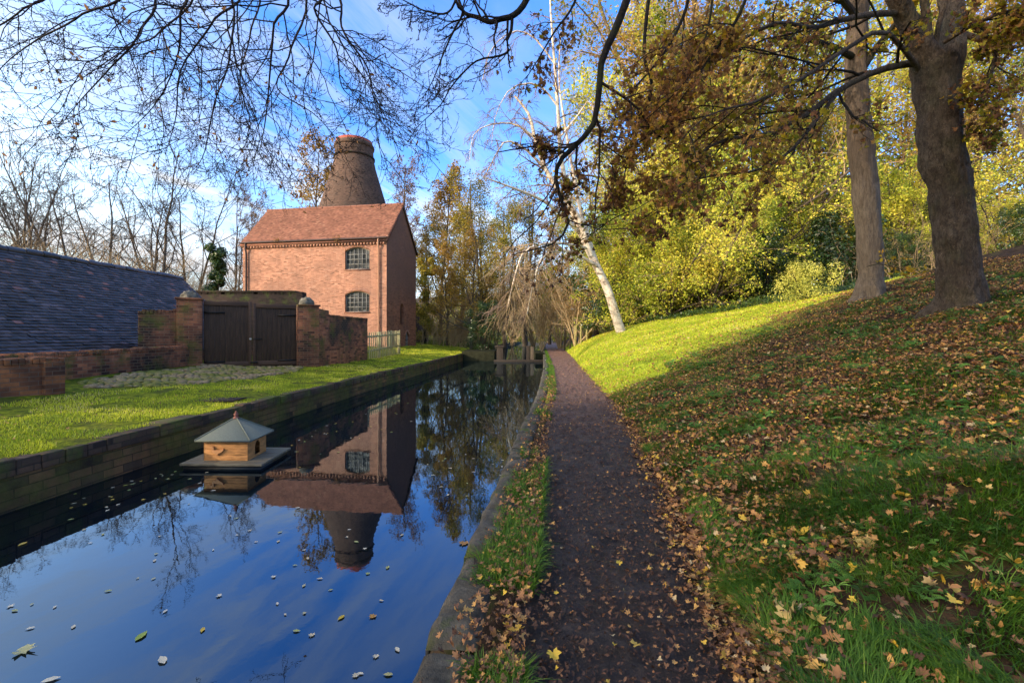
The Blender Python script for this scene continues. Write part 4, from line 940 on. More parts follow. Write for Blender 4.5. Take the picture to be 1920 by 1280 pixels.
row('hedgerow_tree', hedge, [(1120, 45, 300, 'yellow leaved tree right behind the leaning birch'), (1185, 34, 150, 'tall yellow green tree right of the birch'), (1275, 32, 20, 'tall yellow green tree mid right, its top reaching the brown leaves'), (1370, 33, -60, 'tallest yellow green tree behind the sycamore branches'), (1470, 36, -40, 'yellow green tree left of the grey trunk'), (1560, 38, 20, 'yellow green tree directly behind the grey trunk'),
    (1690, 40, 90, 'yellow tree between the two sycamore trunks'), (1850, 34, 60, 'yellow tree right of the sycamore trunk'), (1960, 30, 30, 'yellow tree at the right edge of the photo'), (1320, 43, -120, 'tall olive tree rising above the hedge behind the copper leaves'), (1620, 46, -140, 'tall olive tree filling the sky between the two trunks'), (1775, 48, -100, 'tall yellow tree high behind the forked sycamore')], 'tree', 'yellow trees behind the grass bank')
row('hazel_bush', hazel, [(1195, 29, 420, 'yellow hazel arching beside the birch foot'), (1255, 26.5, 370, 'bright yellow hazel left in the sunny hedge'), (1325, 26, 350, 'bright yellow hazel hanging over the lawn bank'), (1395, 30, 340, 'yellow hazel above the dark ivy'), (1475, 33, 350, 'pale twiggy hazel left of the grey trunk'), (1680, 25, 330, 'twiggy tawny hazel between the sycamore trunks'), (1880, 24, 330, 'twiggy hazel right of the sycamore')], 'shrub', 'hazels along the sunny hedge')
row('ivy_bush', [ivyA, ivyB], [(1395, 25.5, 465, 'glossy dark ivy bush in the sunny hedge'), (1560, 25.5, 455, 'dark evergreen mass left of the grey trunk'), (1475, 26, 470, 'dark evergreen behind the pale bush'), (1432, 25, 480, 'shadowed ivy mass between hazels'), (1700, 21, 430, 'dark holly between the two trunks'), (1245, 29, 505, 'low dark ivy left in the hedge'), (1905, 21, 380, 'bright green ivy at the right edge of the wood'), (1165, 30, 520, 'low ivy right behind the birch foot'), (912, 33.5, 560, 'dark ivy bush by the lock abutment'), (1310, 29.5, 520, 'low ivy under the yellow hazels'), (1620, 24, 420, 'dark holly behind the grey trunk'), (1790, 22, 425, 'dark holly behind the sycamore trunk'), (1440, 24.6, 425, 'tall dark ivy mass deep in the hedge'), (1548, 24.5, 400, 'tall dark ivy mass left of the grey trunk high up'), (1660, 27, 330, 'tall dark evergreen filling the gap between the trunks'), (1225, 33, 430, 'dark ivy stem in the hedge behind the birch')], 'bush', 'evergreens in the hedge')
row('variegated_bush', [bushk], [(1508, 19.2, 488, 'pale yellow variegated bush at the top of the lawn bank')], 'bush')

# far-off wood closing the gaps, and low undergrowth: nobody could count these
rg = np.random.default_rng(55)
def mass(name, n, xr, yr, zt, size, mat, cm, seed, zpow=1.3, base=None):
    rg = np.random.default_rng(seed); x = rg.uniform(*xr, n); y = rg.uniform(*yr, n)
    zb = np.where(x > RX(y), hr(x, y), hl(x, y)) if base is None else base
    top = zt*(.45+.9*vnoise(np.stack([x, y], 1), .14, seed)); z = zb+top*rg.random(n)**zpow
    q = np.column_stack([x, y, z]); V, F = scatter(*DIAMOND, q, size*rg.uniform(.5, 1.3, n), np.array([0, -.3, .5]), .7, rg=rg)
    c = np.clip(cm+(vnoise(q, .35, seed)-.5)*.8+rg.normal(0, .15, n), 0, 1)
    tag(mk(name, V, F, M[mat], c=np.repeat(c, 4)), kind='stuff')
mass('distant_wood', 26000, (-75, -14), (60, 78), 7.5, .36, 'leaf_rust', .25, 61)
mass('distant_wood', 26000, (-14, 26), (74, 96), 11, .36, 'leaf_olive', .25, 62)
mass('distant_wood', 34000, (10, 62), (40, 56), 10, .34, 'leaf_olive', .3, 63)
def brush(name, n, xr, yr, ht, mat, seed, keep=None):
    rg = np.random.default_rng(seed); x = rg.uniform(*xr, n); y = rg.uniform(*yr, n); m = 5
    if keep is not None: k = keep(x, y); x, y = x[k], y[k]; n = len(x)
    z = np.where(x > RX(y), hr(x, y), hl(x, y)); h = ht*rg.uniform(.4, 1.1, n); P = np.empty((n, m, 3)); d = rg.normal(0, .3, (n, 2))
    for i in range(m):
        t = i/(m-1); P[:, i, 0] = x+d[:, 0]*h*t**1.5+rg.normal(0, .04, n)*h*t; P[:, i, 1] = y+d[:, 1]*h*t**1.5; P[:, i, 2] = z-.05+h*t
    L = skel([(P[i], np.linspace(.022, .007, m)) for i in range(n)], [L_(7, .15, 1, 40, (.25, .55), 4, .2, .0, .6, .006), L_(3, .2, 1, 40, (.35, .7), 3, .2, .0, .6, .005)], rg)
    V, F = wood(L, [3, 3, 3]); tag(mk(name, V, F, M[mat]), kind='stuff')
brush('undergrowth', 2600, (-52, -17), (27, 46), 6.2, 'bark_tan', 71, lambda x, y: ~((x > -24) & (y > 27)) & (x < -17))
brush('undergrowth', 700, (-10, 3), (38, 58), 2.6, 'bark_tan', 72, lambda x, y: (x < LX(y)-.8) & (np.hypot(x-KC[0], y-KC[1]) > 8))
brush('undergrowth', 700, (8, 34), (20, 34), 2.6, 'bark_tan', 73, lambda x, y: (x-PR(y) > 9) & (x/y > .72))
# ground ivy along the top of the lawn bank
n = 24000; y = rg.uniform(19, 36, n); x = PR(y)+rg.uniform(3.6, 14, n); k = (x > np.interp(y, [19, 21.5, 23, 25, 28, 36], [13.5, 12.5, 8.7, 7.6, 6.6, 6.9]))
x, y = x[k], y[k]; q = np.column_stack([x, y, hr(x, y)+rg.uniform(.02, .42, len(x))*vnoise(np.stack([x, y], 1), .8, 9)])
V, F = scatter(*DIAMOND, q, .13*rg.uniform(.6, 1.3, len(q)), np.array([-.2, -.4, 1]), .5, rg=rg)
tag(mk('ground_ivy', V, F, M['leaf_ivy'], c=np.repeat(np.clip(.55+rg.normal(0, .25, len(q)), 0, 1), 4)), kind='stuff')

# --- leaning white birch on the bank
def limb(pts, m=10, r=None):
    """pts: list of (px, py, depth, radius)"""
    P = resample([wp(a[0], a[1], a[2]) for a in pts], m); rr = np.interp(np.linspace(0, 1, m), np.linspace(0, 1, len(pts)), [a[3] for a in pts]); return P, rr
rg = np.random.default_rng(301); base = wp(1163, 618, 24.6)
lb = thing('leaning_birch', 'leaning white barked birch on the sunny grass bank over the canal', 'tree', base)
main = [limb([(1172, 640, 24.4, .44), (1160, 610, 24.4, .37), (1140, 545, 24.4, .32), (1118, 498, 24.4, .29), (1088, 435, 24.4, .25), (1068, 385, 24.4, .2)], 14),
        limb([(1072, 395, 24.4, .18), (1060, 340, 24.4, .15), (1050, 280, 24.3, .13), (1046, 200, 24.2, .11), (1040, 120, 24.1, .085), (1033, 30, 24, .06), (1030, -60, 24, .04)], 14),
        limb([(1108, 480, 24.3, .16), (1085, 410, 24.0, .15), (1050, 360, 23.8, .13), (1022, 315, 23.6, .11), (1003, 260, 23.4, .09), (992, 215, 23.2, .07), (965, 180, 23, .05)], 14),
        limb([(1128, 520, 24.6, .14), (1095, 420, 24.9, .13), (1078, 340, 25.1, .1), (1062, 250, 25.3, .08), (1048, 150, 25.5, .05), (1052, 60, 25.6, .03)], 14)]
side = [limb([(1090, 440, 24.4, .12), (1050, 400, 23.5, .09), (1010, 372, 22.8, .07), (955, 350, 22, .05), (905, 332, 21.5, .03)], 10),
        limb([(1020, 315, 23.6, .08), (985, 280, 23.2, .06), (950, 265, 22.8, .045), (930, 290, 22.4, .03), (915, 320, 22, .02)], 10),
        limb([(1003, 260, 23.4, .06), (970, 235, 23.2, .05), (930, 232, 23, .035), (890, 250, 22.6, .02), (880, 300, 22.4, .015)], 10),
        limb([(1046, 200, 24.2, .06), (1010, 160, 24, .05), (960, 165, 23.6, .035), (930, 215, 23.2, .02), (922, 270, 23, .015)], 10),
        limb([(1048, 260, 24.2, .05), (1085, 215, 24, .04), (1105, 190, 23.6, .03), (1120, 235, 23.2, .02), (1124, 290, 23, .015)], 10),
        limb([(1118, 498, 24.2, .10), (1065, 470, 23.4, .07), (1020, 480, 22.6, .055), (1000, 530, 22.2, .04), (988, 590, 22, .025)], 10),
        limb([(1100, 465, 24.2, .09), (1040, 455, 23, .06), (985, 470, 22.2, .045), (965, 520, 21.8, .035), (952, 575, 21.5, .02)], 10),
        limb([(1040, 120, 24.1, .05), (1000, 70, 24, .04), (960, 60, 23.8, .03), (920, 95, 23.6, .02), (905, 150, 23.4, .015)], 10)]
main = [(a_, b_*q_) for (a_, b_), q_ in zip(main, (.7, .85, 1.05, .9))]
V, F = wood(skel(main, [], rg), [12]); mk('trunk', V, F, M['bark_birch'], lb, smooth=True)
V, F = wood(skel(side, [], rg), [6]); mk('limb', V, F, M['bark_birch'], lb, smooth=True)
L1 = skel(side, [L_(9, .2, 1, 45, (.16, .36), 6, .12, -.1, .5, .014), L_(6, .15, 1, 38, (.5, .9), 6, .1, -.28, .6, .009), L_(5, .15, 1, 28, (.45, .9), 5, .08, -.3, .6, .006)], rg)
main2 = [(resample(p, 10), np.interp(np.linspace(0, 1, 10), np.linspace(0, 1, 14), r)) for p, r in main[1:]]
L2 = skel(main2, [L_(14, .2, 1, 50, (.12, .26), 6, .12, -.08, .4, .014), L_(6, .15, 1, 38, (.5, .9), 6, .1, -.22, .6, .009), L_(4, .15, 1, 28, (.45, .9), 5, .08, -.25, .6, .006)], rg)
V1, F1 = wood(L1[1:], [4, 3, 3]); V2, F2 = wood(L2[1:], [4, 3, 3]); mk('hanging_twigs', np.concatenate([V1, V2]), np.concatenate([F1, F2+len(V1)]), M['bark_pink_twig'], lb)
# the clump of pale drooping twigs over the narrows
L3 = skel(side[5:7], [L_(12, .35, 1, 40, (.3, .55), 6, .12, -.12, .5, .012), L_(7, .1, 1, 35, (.4, .8), 5, .12, -.16, .6, .008), L_(5, .1, 1, 30, (.4, .8), 4, .12, -.12, .6, .006)], rg)
V1, F1 = wood(L3[1:], [4, 3, 3]); mk('hanging_twigs', V1, F1, M['bark_tan'], lb)

# --- the two near trunks
def dense(P, Rr, n=230):
    t = np.linspace(0, 1, len(P)); q = np.linspace(0, 1, n); return np.stack([np.interp(q, t, P[:, i]) for i in range(3)], 1), np.interp(q, t, Rr)
def fissure(V, C, amp, seed):
    D = V-C; rr = np.linalg.norm(D, axis=1, keepdims=True); Q = V*np.array([1, 1, .22])
    a = 1-np.abs(2*vnoise(Q, 13, seed)-1); b = 1-np.abs(2*vnoise(Q, 29, seed+1)-1); c = vnoise(V, 4.5, seed+2)-.5
    return V+D/rr*((-(a**3)*amp-(b**3)*amp*.6+c*amp*2.4)*np.minimum(1, rr[:, 0]/.15))[:, None]
def flare(V, C, z0, seed):
    D = V-C; an = np.arctan2(D[:, 1], D[:, 0]); h = np.maximum(V[:, 2]-z0, -.1); lob = .5+.5*np.sin(an*4+seed*1.7)+.35*np.sin(an*7+seed)
    k = .30*np.exp(-h/.2)*np.maximum(lob, 0)+.03*np.sin(an*6+h*1.5+seed)
    W = V.copy(); W[:, :2] += D[:, :2]*k[:, None]; return W
rg = np.random.default_rng(310)
b1 = wp(1628, 553, 11.5); b1[2] = float(hr(b1[0], b1[1]))
gt = thing('sycamore_tree', 'straight grey trunked tree left of the big forked sycamore', 'tree', b1)
d = 11.5
P, Rr = limb([(1628, 585, d, .48), (1630, 548, d, .40), (1632, 500, d, .355), (1626, 400, d, .365), (1616, 300, d, .36), (1608, 200, d, .34), (1604, 100, d, .31), (1612, 0, d, .27), (1618, -120, d, .22)], 40)
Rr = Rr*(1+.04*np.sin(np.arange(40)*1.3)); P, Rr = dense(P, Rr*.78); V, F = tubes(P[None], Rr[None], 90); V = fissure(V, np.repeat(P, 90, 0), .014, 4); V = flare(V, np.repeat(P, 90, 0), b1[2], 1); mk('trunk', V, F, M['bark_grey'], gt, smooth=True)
lims = [limb([(1612, 40, d, .10), (1560, -20, d-.5, .08), (1500, -60, d-1, .05)], 8), limb([(1606, 150, d, .08), (1650, 80, d-.4, .06), (1700, 20, d-.8, .04)], 8), limb([(1604, 110, d, .09), (1540, 80, d-.8, .06), (1450, 70, d-1.6, .03)], 8)]
L = skel(lims, [L_(7, .2, 1, 45, (.3, .5), 6, .14, -.04, .5, .01), L_(5, .2, 1, 42, (.4, .7), 5, .16, -.05, .6, .006), L_(4, .2, 1, 40, (.4, .7), 4, .18, -.05, .6, .004)], rg)
V, F = wood(L, [6, 4, 3, 3]); mk('branches', V, F, M['bark_dark'], gt)
V, F, c = leaves(L[-1][0], 2, .14, rg, LOBED, .05, .3, (0, -.3, .5), .7, .45, .25); mk('foliage', V, F, M['leaf_maple'], gt, c=c)

b2 = wp(1805, 588, 7.5); b2[2] = float(hr(b2[0], b2[1])); d = 7.5
st = thing('sycamore_tree', 'big forked brown sycamore on the leafy bank at right', 'tree', b2)
trk = [limb([(1808, 625, d, .52), (1805, 588, d, .415), (1803, 560, d, .37), (1797, 510, d, .345), (1790, 440, d, .35), (1783, 360, d, .335), (1768, 300, d, .36), (1760, 240, d, .345), (1758, 180, d, .35), (1750, 120, d, .37)], 44),
       limb([(1752, 170, d, .25), (1735, 105, d-.03, .24), (1705, 45, d-.1, .19), (1672, -20, d-.2, .16), (1640, -110, d-.3, .13)], 20),
       limb([(1768, 175, d, .25), (1780, 100, d+.05, .24), (1784, 40, d+.1, .22), (1782, -30, d+.15, .2), (1778, -130, d+.2, .17)], 20),
       limb([(1742, 110, d-.1, .11), (1738, 50, d-.2, .085), (1728, -40, d-.25, .06)], 20), limb([(1752, 90, d-.1, .07), (1762, 40, d-.2, .05), (1785, -20, d-.3, .04)], 20)]
Vs, Fs, n = [], [], 0
for P, Rr in trk:
    k = 90; P, Rr = dense(P, Rr*.86); V, F = tubes(P[None], Rr[None], k); C = np.repeat(P, k, 0); V = fissure(V, C, .020, 7); D_ = (V-C); a = (vnoise(V, 2.6, 5)-.5)*.16+(vnoise(V, 8, 6)-.5)*.07
    V = V+a[:, None]*D_; V = flare(V, C, b2[2], 2); Vs.append(V); Fs.append(F+n); n += len(V)
mk('trunk', np.concatenate(Vs), np.concatenate(Fs), M['bark_sycamore'], st, smooth=True)
lims = [limb([(1722, 118, d, .10), (1690, 122, d-.1, .085), (1640, 135, d-.3, .075), (1575, 168, d-.5, .065), (1515, 212, d-.7, .055), (1440, 252, d-.9, .045), (1365, 260, d-1.1, .035), (1310, 288, d-1.3, .02)], 14),
        limb([(1690, 25, d-.1, .08), (1630, 28, d-.3, .07), (1570, 40, d-.5, .06), (1520, 53, d-.8, .05), (1460, 42, d-1, .035), (1400, 70, d-1.3, .025), (1340, 120, d-1.5, .015)], 14),
        limb([(1722, 130, d-.1, .06), (1660, 60, d-.6, .05), (1590, 90, d-1, .045), (1500, 150, d-1.4, .035), (1420, 190, d-1.8, .025), (1330, 215, d-2.1, .015), (1270, 270, d-2.3, .008)], 14),
        limb([(1575, 168, d-.5, .05), (1530, 225, d-.7, .045), (1480, 285, d-.9, .035), (1420, 320, d-1.1, .025), (1330, 330, d-1.3, .015), (1250, 360, d-1.5, .01), (1180, 400, d-1.7, .006)], 14),
        limb([(1805, 65, d, .08), (1850, 75, d-.2, .065), (1885, 60, d-.4, .05), (1940, 20, d-.6, .03), (1990, 0, d-.8, .02)], 14),
        limb([(1862, 72, d-.2, .045), (1866, 110, d-.3, .04), (1850, 160, d-.4, .03), (1838, 185, d-.5, .025), (1860, 210, d-.6, .015), (1850, 260, d-.6, .008)], 14),
        limb([(1770, 80, d-.2, .05), (1830, 45, d-.6, .04), (1900, 20, d-1, .03), (1980, 30, d-1.4, .02)], 14)]
lims = [(a_, b_*.66) for a_, b_ in lims]
V, F = wood(skel(lims, [], rg), [9]); mk('limb', V, F, M['bark_sycamore'], st, smooth=True)
L = skel(lims, [L_(11, .12, 1, 42, (.22, .45), 7, .14, -.03, .5, .008), L_(6, .2, 1, 42, (.4, .65), 6, .16, -.06, .55, .005), L_(4, .2, 1, 40, (.4, .7), 4, .18, -.06, .6, .003)], rg)
V, F = wood(L[1:], [5, 3, 3]); mk('branches', V, F, M['bark_dark'], st)
V, F, c = leaves(L[-1][0], 2, .095, rg, LOBED, .06, .3, (0, -.2, .6), .7, .52, .25, keep=lambda q: rg.random(len(q)) < .72); mk('yellow_leaves', V, F, M['leaf_maple'], st, c=c)
def brownzone(q):
    px = CX+q[:, 0]/q[:, 1]*F_PX; py = HY-(q[:, 2]-EYE)/q[:, 1]*F_PX
    return rg.random(len(q)) < np.interp(px, [1150, 1500, 1650], [1, .8, .5])
V, F, c = leaves(L[-1][0], 3, .085, rg, LOBED2, .06, .3, (0, -.2, -.3), .8, .55, .28, keep=brownzone); mk('brown_leaves', V, F, M['leaf_copper'], st, c=c)
# epicormic yellow twig at its foot
for (pts) in ([(1625, 500, 10.9, .012), (1650, 495, 10.6, .01), (1690, 505, 10.3, .008), (1720, 515, 10, .005)],):
    L = skel([limb(pts, 8)], [L_(12, .2, 1, 50, (.25, .5), 4, .15, .02, .6, .003)], rg); V, F = wood(L, [5, 3]); mk('low_twig', V, F, M['bark_dark'], gt)
    V, F, c = leaves(L[-1][0], 4, .13, rg, LOBED, .05, .2, (0, -.3, .8), .4, .75, .15); mk('yellow_leaves', V, F, M['leaf_maple'], gt, c=c)

# --- trees standing behind the camera whose boughs hang into the view
rg = np.random.default_rng(330)
tb = np.array([-7.6, -2.2, float(hl(-7.6, -2.2))])
ot = thing('overhanging_tree', 'bare black twigs drooping across the top left of the sky', 'tree', tb)
tips = [[(520, -60), (513, 50), (506, 140), (498, 225), (486, 290)], [(325, -70), (338, 30), (332, 110), (292, 195), (225, 262)], [(610, -60), (642, 55), (688, 125), (702, 190), (716, 235)], [(230, -60), (150, 30), (70, 75), (5, 125), (-40, 190)],
        [(410, -60), (432, 95), (402, 195), (382, 290), (352, 330)], [(560, -60), (545, 95), (520, 165), (590, 215), (640, 270)], [(90, -60), (40, 20), (-40, 70), (-90, 100), (-140, 150)], [(360, -60), (300, 60), (240, 90), (150, 150), (60, 205)],
        [(470, -60), (470, 60), (450, 150), (470, 240), (440, 310)], [(580, -60), (590, 20), (630, 90), (640, 160), (668, 190)], [(270, -60), (262, 60), (205, 130), (150, 190), (110, 240)], [(440, -60), (400, 40), (340, 130), (330, 220), (310, 290)]]
lims = []; top = tb+np.array([1.0, 1.2, 6.6])
for i, tp in enumerate(tips):
    d0 = 4.6+.22*i % 1.9; ps = [wp(a, b, d0+.12*j) for j, (a, b) in enumerate(tp)]; mid_ = (top+ps[0])/2+np.array([0, 0, .9])
    P = resample([top, mid_, (mid_+ps[0])/2+np.array([0, 0, .5])]+ps, 40); lims.append((P, np.interp(np.linspace(0, 1, 40), [0, .35, .5, 1], [.05, .024, .0135, .003])))
V, F = wood([(np.array([stemline(7.0, .24, rg, (1.0, 1.2), 10, .03, .3)[0]+tb]), np.array([stemline(7.0, .24, np.random.default_rng(1), (1, 1.2), 10, .03, .3)[1]]))], [14]); mk('trunk', V, F, M['bark_dark'], ot, smooth=True)
V, F = wood(skel(lims, [], rg), [6]); mk('limb', V, F, M['bark_twig'], ot, smooth=True)
L = skel(lims, [L_(13, .46, 1, 50, (.08, .20), 9, .2, -.03, .62, .0048, fall=.3), L_(7, .12, 1, 46, (.32, .62), 8, .2, .0, .62, .0031), L_(4, .15, 1, 42, (.3, .6), 6, .2, .06, .62, .0025), L_(3, .2, 1, 42, (.12, .26), 3, .15, .12, .8, .0023)], rg)
V, F = wood(L[1:], [5, 4, 3, 3]); mk('twigs', V, F, M['bark_twig'], ot)
q = L[4][0][:, -1]; k = rg.random(len(q)) < .55; V, F = scatter(*OVAL, q[k], .022, np.array([0, 0, 1]), .9, rg=rg); mk('buds', V, F, M['bark_twig'], ot)
q = L[3][0][:, -1]; k = rg.random(len(q)) < .03; V, F = scatter(*OVAL, q[k]-[0, 0, .02], .07, np.array([1, 0, 0]), .6, rg=rg); mk('last_leaves', V, F, M['leaf_copper'], ot, c=np.full(len(V), .6))

rg = np.random.default_rng(340)
tb = np.array([4.6, -2.6, float(hr(4.6, -2.6))])
ct_ = thing('overhanging_tree', 'contorted dark boughs with dead copper leaves hanging at top centre', 'tree', tb); top = tb+np.array([-.4, .8, 5.6])
V, F = wood([(np.array([stemline(6.2, .28, rg, (-.4, .8), 10, .03, .3)[0]+tb]), np.array([stemline(6.2, .28, np.random.default_rng(2), (1, 1.2), 10, .03, .3)[1]]))], [14]); mk('trunk', V, F, M['bark_dark'], ct_, smooth=True)
big = [([(1200, -70, 5.6, .062), (1168, 20, 5.6, .060), (1150, 65, 5.6, .056), (1128, 115, 5.6, .052), (1122, 180, 5.6, .046), (1112, 235, 5.6, .043), (1080, 272, 5.6, .04), (1050, 302, 5.6, .036), (1042, 335, 5.6, .030), (1052, 375, 5.6, .026), (1066, 420, 5.6, .021), (1040, 455, 5.6, .016), (1000, 468, 5.6, .011), (960, 478, 5.6, .006)]),
       ([(1020, -70, 5.2, .045), (985, 5, 5.2, .043), (962, 30, 5.2, .040), (940, 36, 5.2, .038), (918, 42, 5.2, .034), (895, 33, 5.2, .03), (872, 26, 5.2, .027), (862, 5, 5.2, .02), (850, -30, 5.2, .014)]),
       ([(960, 30, 5.2, .024), (958, 58, 5.2, .022), (950, 78, 5.2, .02), (954, 96, 5.2, .017), (935, 106, 5.2, .015), (900, 112, 5.2, .013), (875, 130, 5.2, .012), (845, 165, 5.2, .010), (828, 195, 5.2, .008), (800, 222, 5.2, .006), (775, 245, 5.2, .004)]),
       ([(1225, -60, 6.2, .034), (1212, 30, 6.2, .032), (1208, 110, 6.2, .028), (1222, 155, 6.2, .025), (1212, 200, 6.2, .022), (1196, 235, 6.2, .019), (1178, 258, 6.2, .016), (1150, 258, 6.2, .011), (1130, 288, 6.2, .006)]),
       ([(1190, 250, 6.2, .012), (1180, 290, 6.2, .011), (1170, 330, 6.2, .010), (1160, 360, 6.2, .007), (1140, 395, 6.2, .004)]),
       ([(1082, 272, 5.6, .02), (1080, 310, 5.6, .017), (1085, 345, 5.6, .014), (1060, 360, 5.6, .01), (1040, 390, 5.6, .006)]),
       ([(1092, 262, 5.6, .012), (1060, 272, 5.5, .011), (1030, 265, 5.5, .009), (1018, 275, 5.5, .006), (1005, 268, 5.4, .004)]),
       ([(840, -60, 4.9, .020), (858, 10, 4.9, .018), (868, 24, 5.0, .016), (845, 70, 5.0, .013), (828, 110, 5.0, .010), (812, 150, 5.0, .007), (790, 190, 5.0, .004)]),
       ([(870, -60, 4.9, .018), (845, 20, 4.9, .014), (800, 22, 4.9, .011), (770, 8, 4.9, .008), (735, -10, 4.9, .005)]),
       ([(1300, -70, 5.9, .03), (1285, 20, 5.9, .027), (1245, 100, 5.9, .02), (1190, 165, 5.9, .013), (1150, 215, 5.9, .006)]),
       ([(1420, -70, 5.7, .03), (1385, 30, 5.7, .025), (1330, 110, 5.7, .018), (1275, 190, 5.7, .012), (1230, 265, 5.7, .005)]),
       ([(1100, -70, 5.4, .022), (1075, 10, 5.4, .018), (1040, 60, 5.4, .013), (1010, 110, 5.4, .009), (985, 150, 5.4, .004)]),
       ([(1340, -70, 5.5, .022), (1330, 40, 5.5, .018), (1300, 130, 5.5, .012), (1250, 190, 5.5, .008), (1190, 240, 5.5, .004)])]
lims = []
for i, b in enumerate(big):
    Pv, rv = limb(b, 22); lims.append((Pv, rv*.8))
up_ = []
for i, (Pv, rv) in enumerate(lims):
    if big[i][0][1] < -50:      # carry the bough up and back to its trunk above the camera
        up_.append((resample([top, (top+Pv[0])/2+np.array([0, 0, 1.0]), Pv[0]], 12), np.linspace(max(rv[0]*1.7, .03), rv[0], 12)))
V, F = wood([(np.array([l[0] for l in lims]), np.array([l[1] for l in lims])), (np.array([l[0] for l in up_]), np.array([l[1] for l in up_]))], [9, 7])
V += (vnoise(V, 14, 3)-.5)[:, None]*.008; mk('limb', V, F, M['bark_dark'], ct_, smooth=True)
L = skel(lims, [L_(12, .25, 1, 48, (.2, .45), 8, .16, -.05, .5, .0046), L_(6, .15, 1, 45, (.32, .62), 7, .18, -.05, .6, .0034), L_(4, .15, 1, 42, (.3, .6), 5, .18, -.02, .62, .0026), L_(2, .3, 1, 40, (.12, .25), 3, .15, .05, .8, .0024)], rg)
V, F = wood(L[1:], [5, 4, 3, 3]); mk('twigs', V, F, M['bark_twig'], ct_)
def cz(q):
    px = CX+q[:, 0]/q[:, 1]*F_PX; return rg.random(len(q)) < np.interp(px, [930, 1010, 1130, 1200, 1450], [0, .12, .26, .5, .62])
V, F, c = leaves(L[3][0], 3, .075, rg, LOBED2, .035, .2, (0, -.2, -.3), .9, .42, .25, keep=cz); mk('copper_leaves', V, F, M['leaf_copper'], ct_, c=c)
V, F, c = leaves(L[3][0], 1, .08, rg, LOBED, .035, .2, (0, -.2, .3), .9, .6, .25, keep=lambda q: cz(q) & (rg.random(len(q)) < .7)); mk('yellow_leaves', V, F, M['leaf_maple'], ct_, c=c)
q = L[4][0][:, -1]; k = (rg.random(len(q)) < .4) & (q[:, 0] < .3); V, F = scatter(*OVAL, q[k], .02, np.array([0, 0, 1]), .9, rg=rg); mk('buds', V, F, M['bark_twig'], ct_)

# ------------------------------------------------------------------ grass, litter, weeds
rg = np.random.default_rng(400)
def blades(x, y, z, L, w, rg, lean=.5, comb=None):
    n = len(x); a = rg.uniform(0, 2*np.pi, n) if comb is None else comb+rg.normal(0, .75, n); h = np.stack([np.cos(a), np.sin(a)], 1); s = np.stack([-h[:, 1], h[:, 0]], 1); ln = np.abs(rg.normal(lean, .3, n))
    pts = []
    for t, ww in ((0, 1.0), (.55, .8), (1, .08)):
        hor = h*(ln*L*t**1.8)[:, None]; zz = z-.01+L*t*np.sqrt(np.maximum(.15, 1-(ln*t)**2*.6))
        for sg in (-1, 1): pts.append(np.column_stack([x+hor[:, 0]+s[:, 0]*sg*w*ww/2, y+hor[:, 1]+s[:, 1]*sg*w*ww/2, zz]))
    V = np.stack(pts, 1).reshape(-1, 3); b = (np.arange(n)*6)[:, None]
    return V, np.concatenate([b+np.array([[0, 1, 3, 2]]), b+np.array([[2, 3, 5, 4]])])
def xy_bank(n, y0, y1, u0, u1, pw=1.0):
    y = np.exp(rg.uniform(np.log(y0), np.log(y1), n)); u = u0+(u1-u0)*rg.random(n)**pw; return PR(y)+u, y, u
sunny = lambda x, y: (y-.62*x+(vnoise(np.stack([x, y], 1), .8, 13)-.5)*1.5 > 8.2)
# long tussocky grass beside the path, in shade
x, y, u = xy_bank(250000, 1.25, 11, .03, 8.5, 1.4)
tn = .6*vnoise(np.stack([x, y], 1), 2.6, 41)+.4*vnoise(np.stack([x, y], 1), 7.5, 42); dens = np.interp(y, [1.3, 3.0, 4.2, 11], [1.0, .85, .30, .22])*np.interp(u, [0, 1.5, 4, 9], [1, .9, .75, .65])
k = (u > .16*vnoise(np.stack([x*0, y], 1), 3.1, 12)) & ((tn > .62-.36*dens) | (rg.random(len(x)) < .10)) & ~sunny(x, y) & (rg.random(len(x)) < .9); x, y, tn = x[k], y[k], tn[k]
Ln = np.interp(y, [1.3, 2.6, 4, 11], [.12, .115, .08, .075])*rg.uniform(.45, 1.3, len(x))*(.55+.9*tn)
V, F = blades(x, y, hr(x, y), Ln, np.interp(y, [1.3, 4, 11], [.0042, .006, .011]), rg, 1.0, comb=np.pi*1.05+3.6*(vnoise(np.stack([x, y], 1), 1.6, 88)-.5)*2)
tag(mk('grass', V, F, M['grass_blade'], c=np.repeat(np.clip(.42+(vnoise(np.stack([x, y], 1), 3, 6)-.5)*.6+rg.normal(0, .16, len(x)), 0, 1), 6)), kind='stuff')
# short sunlit grass on the bank
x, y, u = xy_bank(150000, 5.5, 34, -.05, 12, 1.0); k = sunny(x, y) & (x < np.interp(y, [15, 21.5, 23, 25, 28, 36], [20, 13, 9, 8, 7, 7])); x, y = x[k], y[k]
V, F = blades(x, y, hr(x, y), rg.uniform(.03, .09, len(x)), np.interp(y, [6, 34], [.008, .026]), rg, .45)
tag(mk('grass', V, F, M['lit_grass'], c=np.repeat(np.clip(.5+(vnoise(np.stack([x, y], 1), 1.1, 6)-.5)*.7+rg.normal(0, .18, len(x)), 0, 1), 6)), kind='stuff')
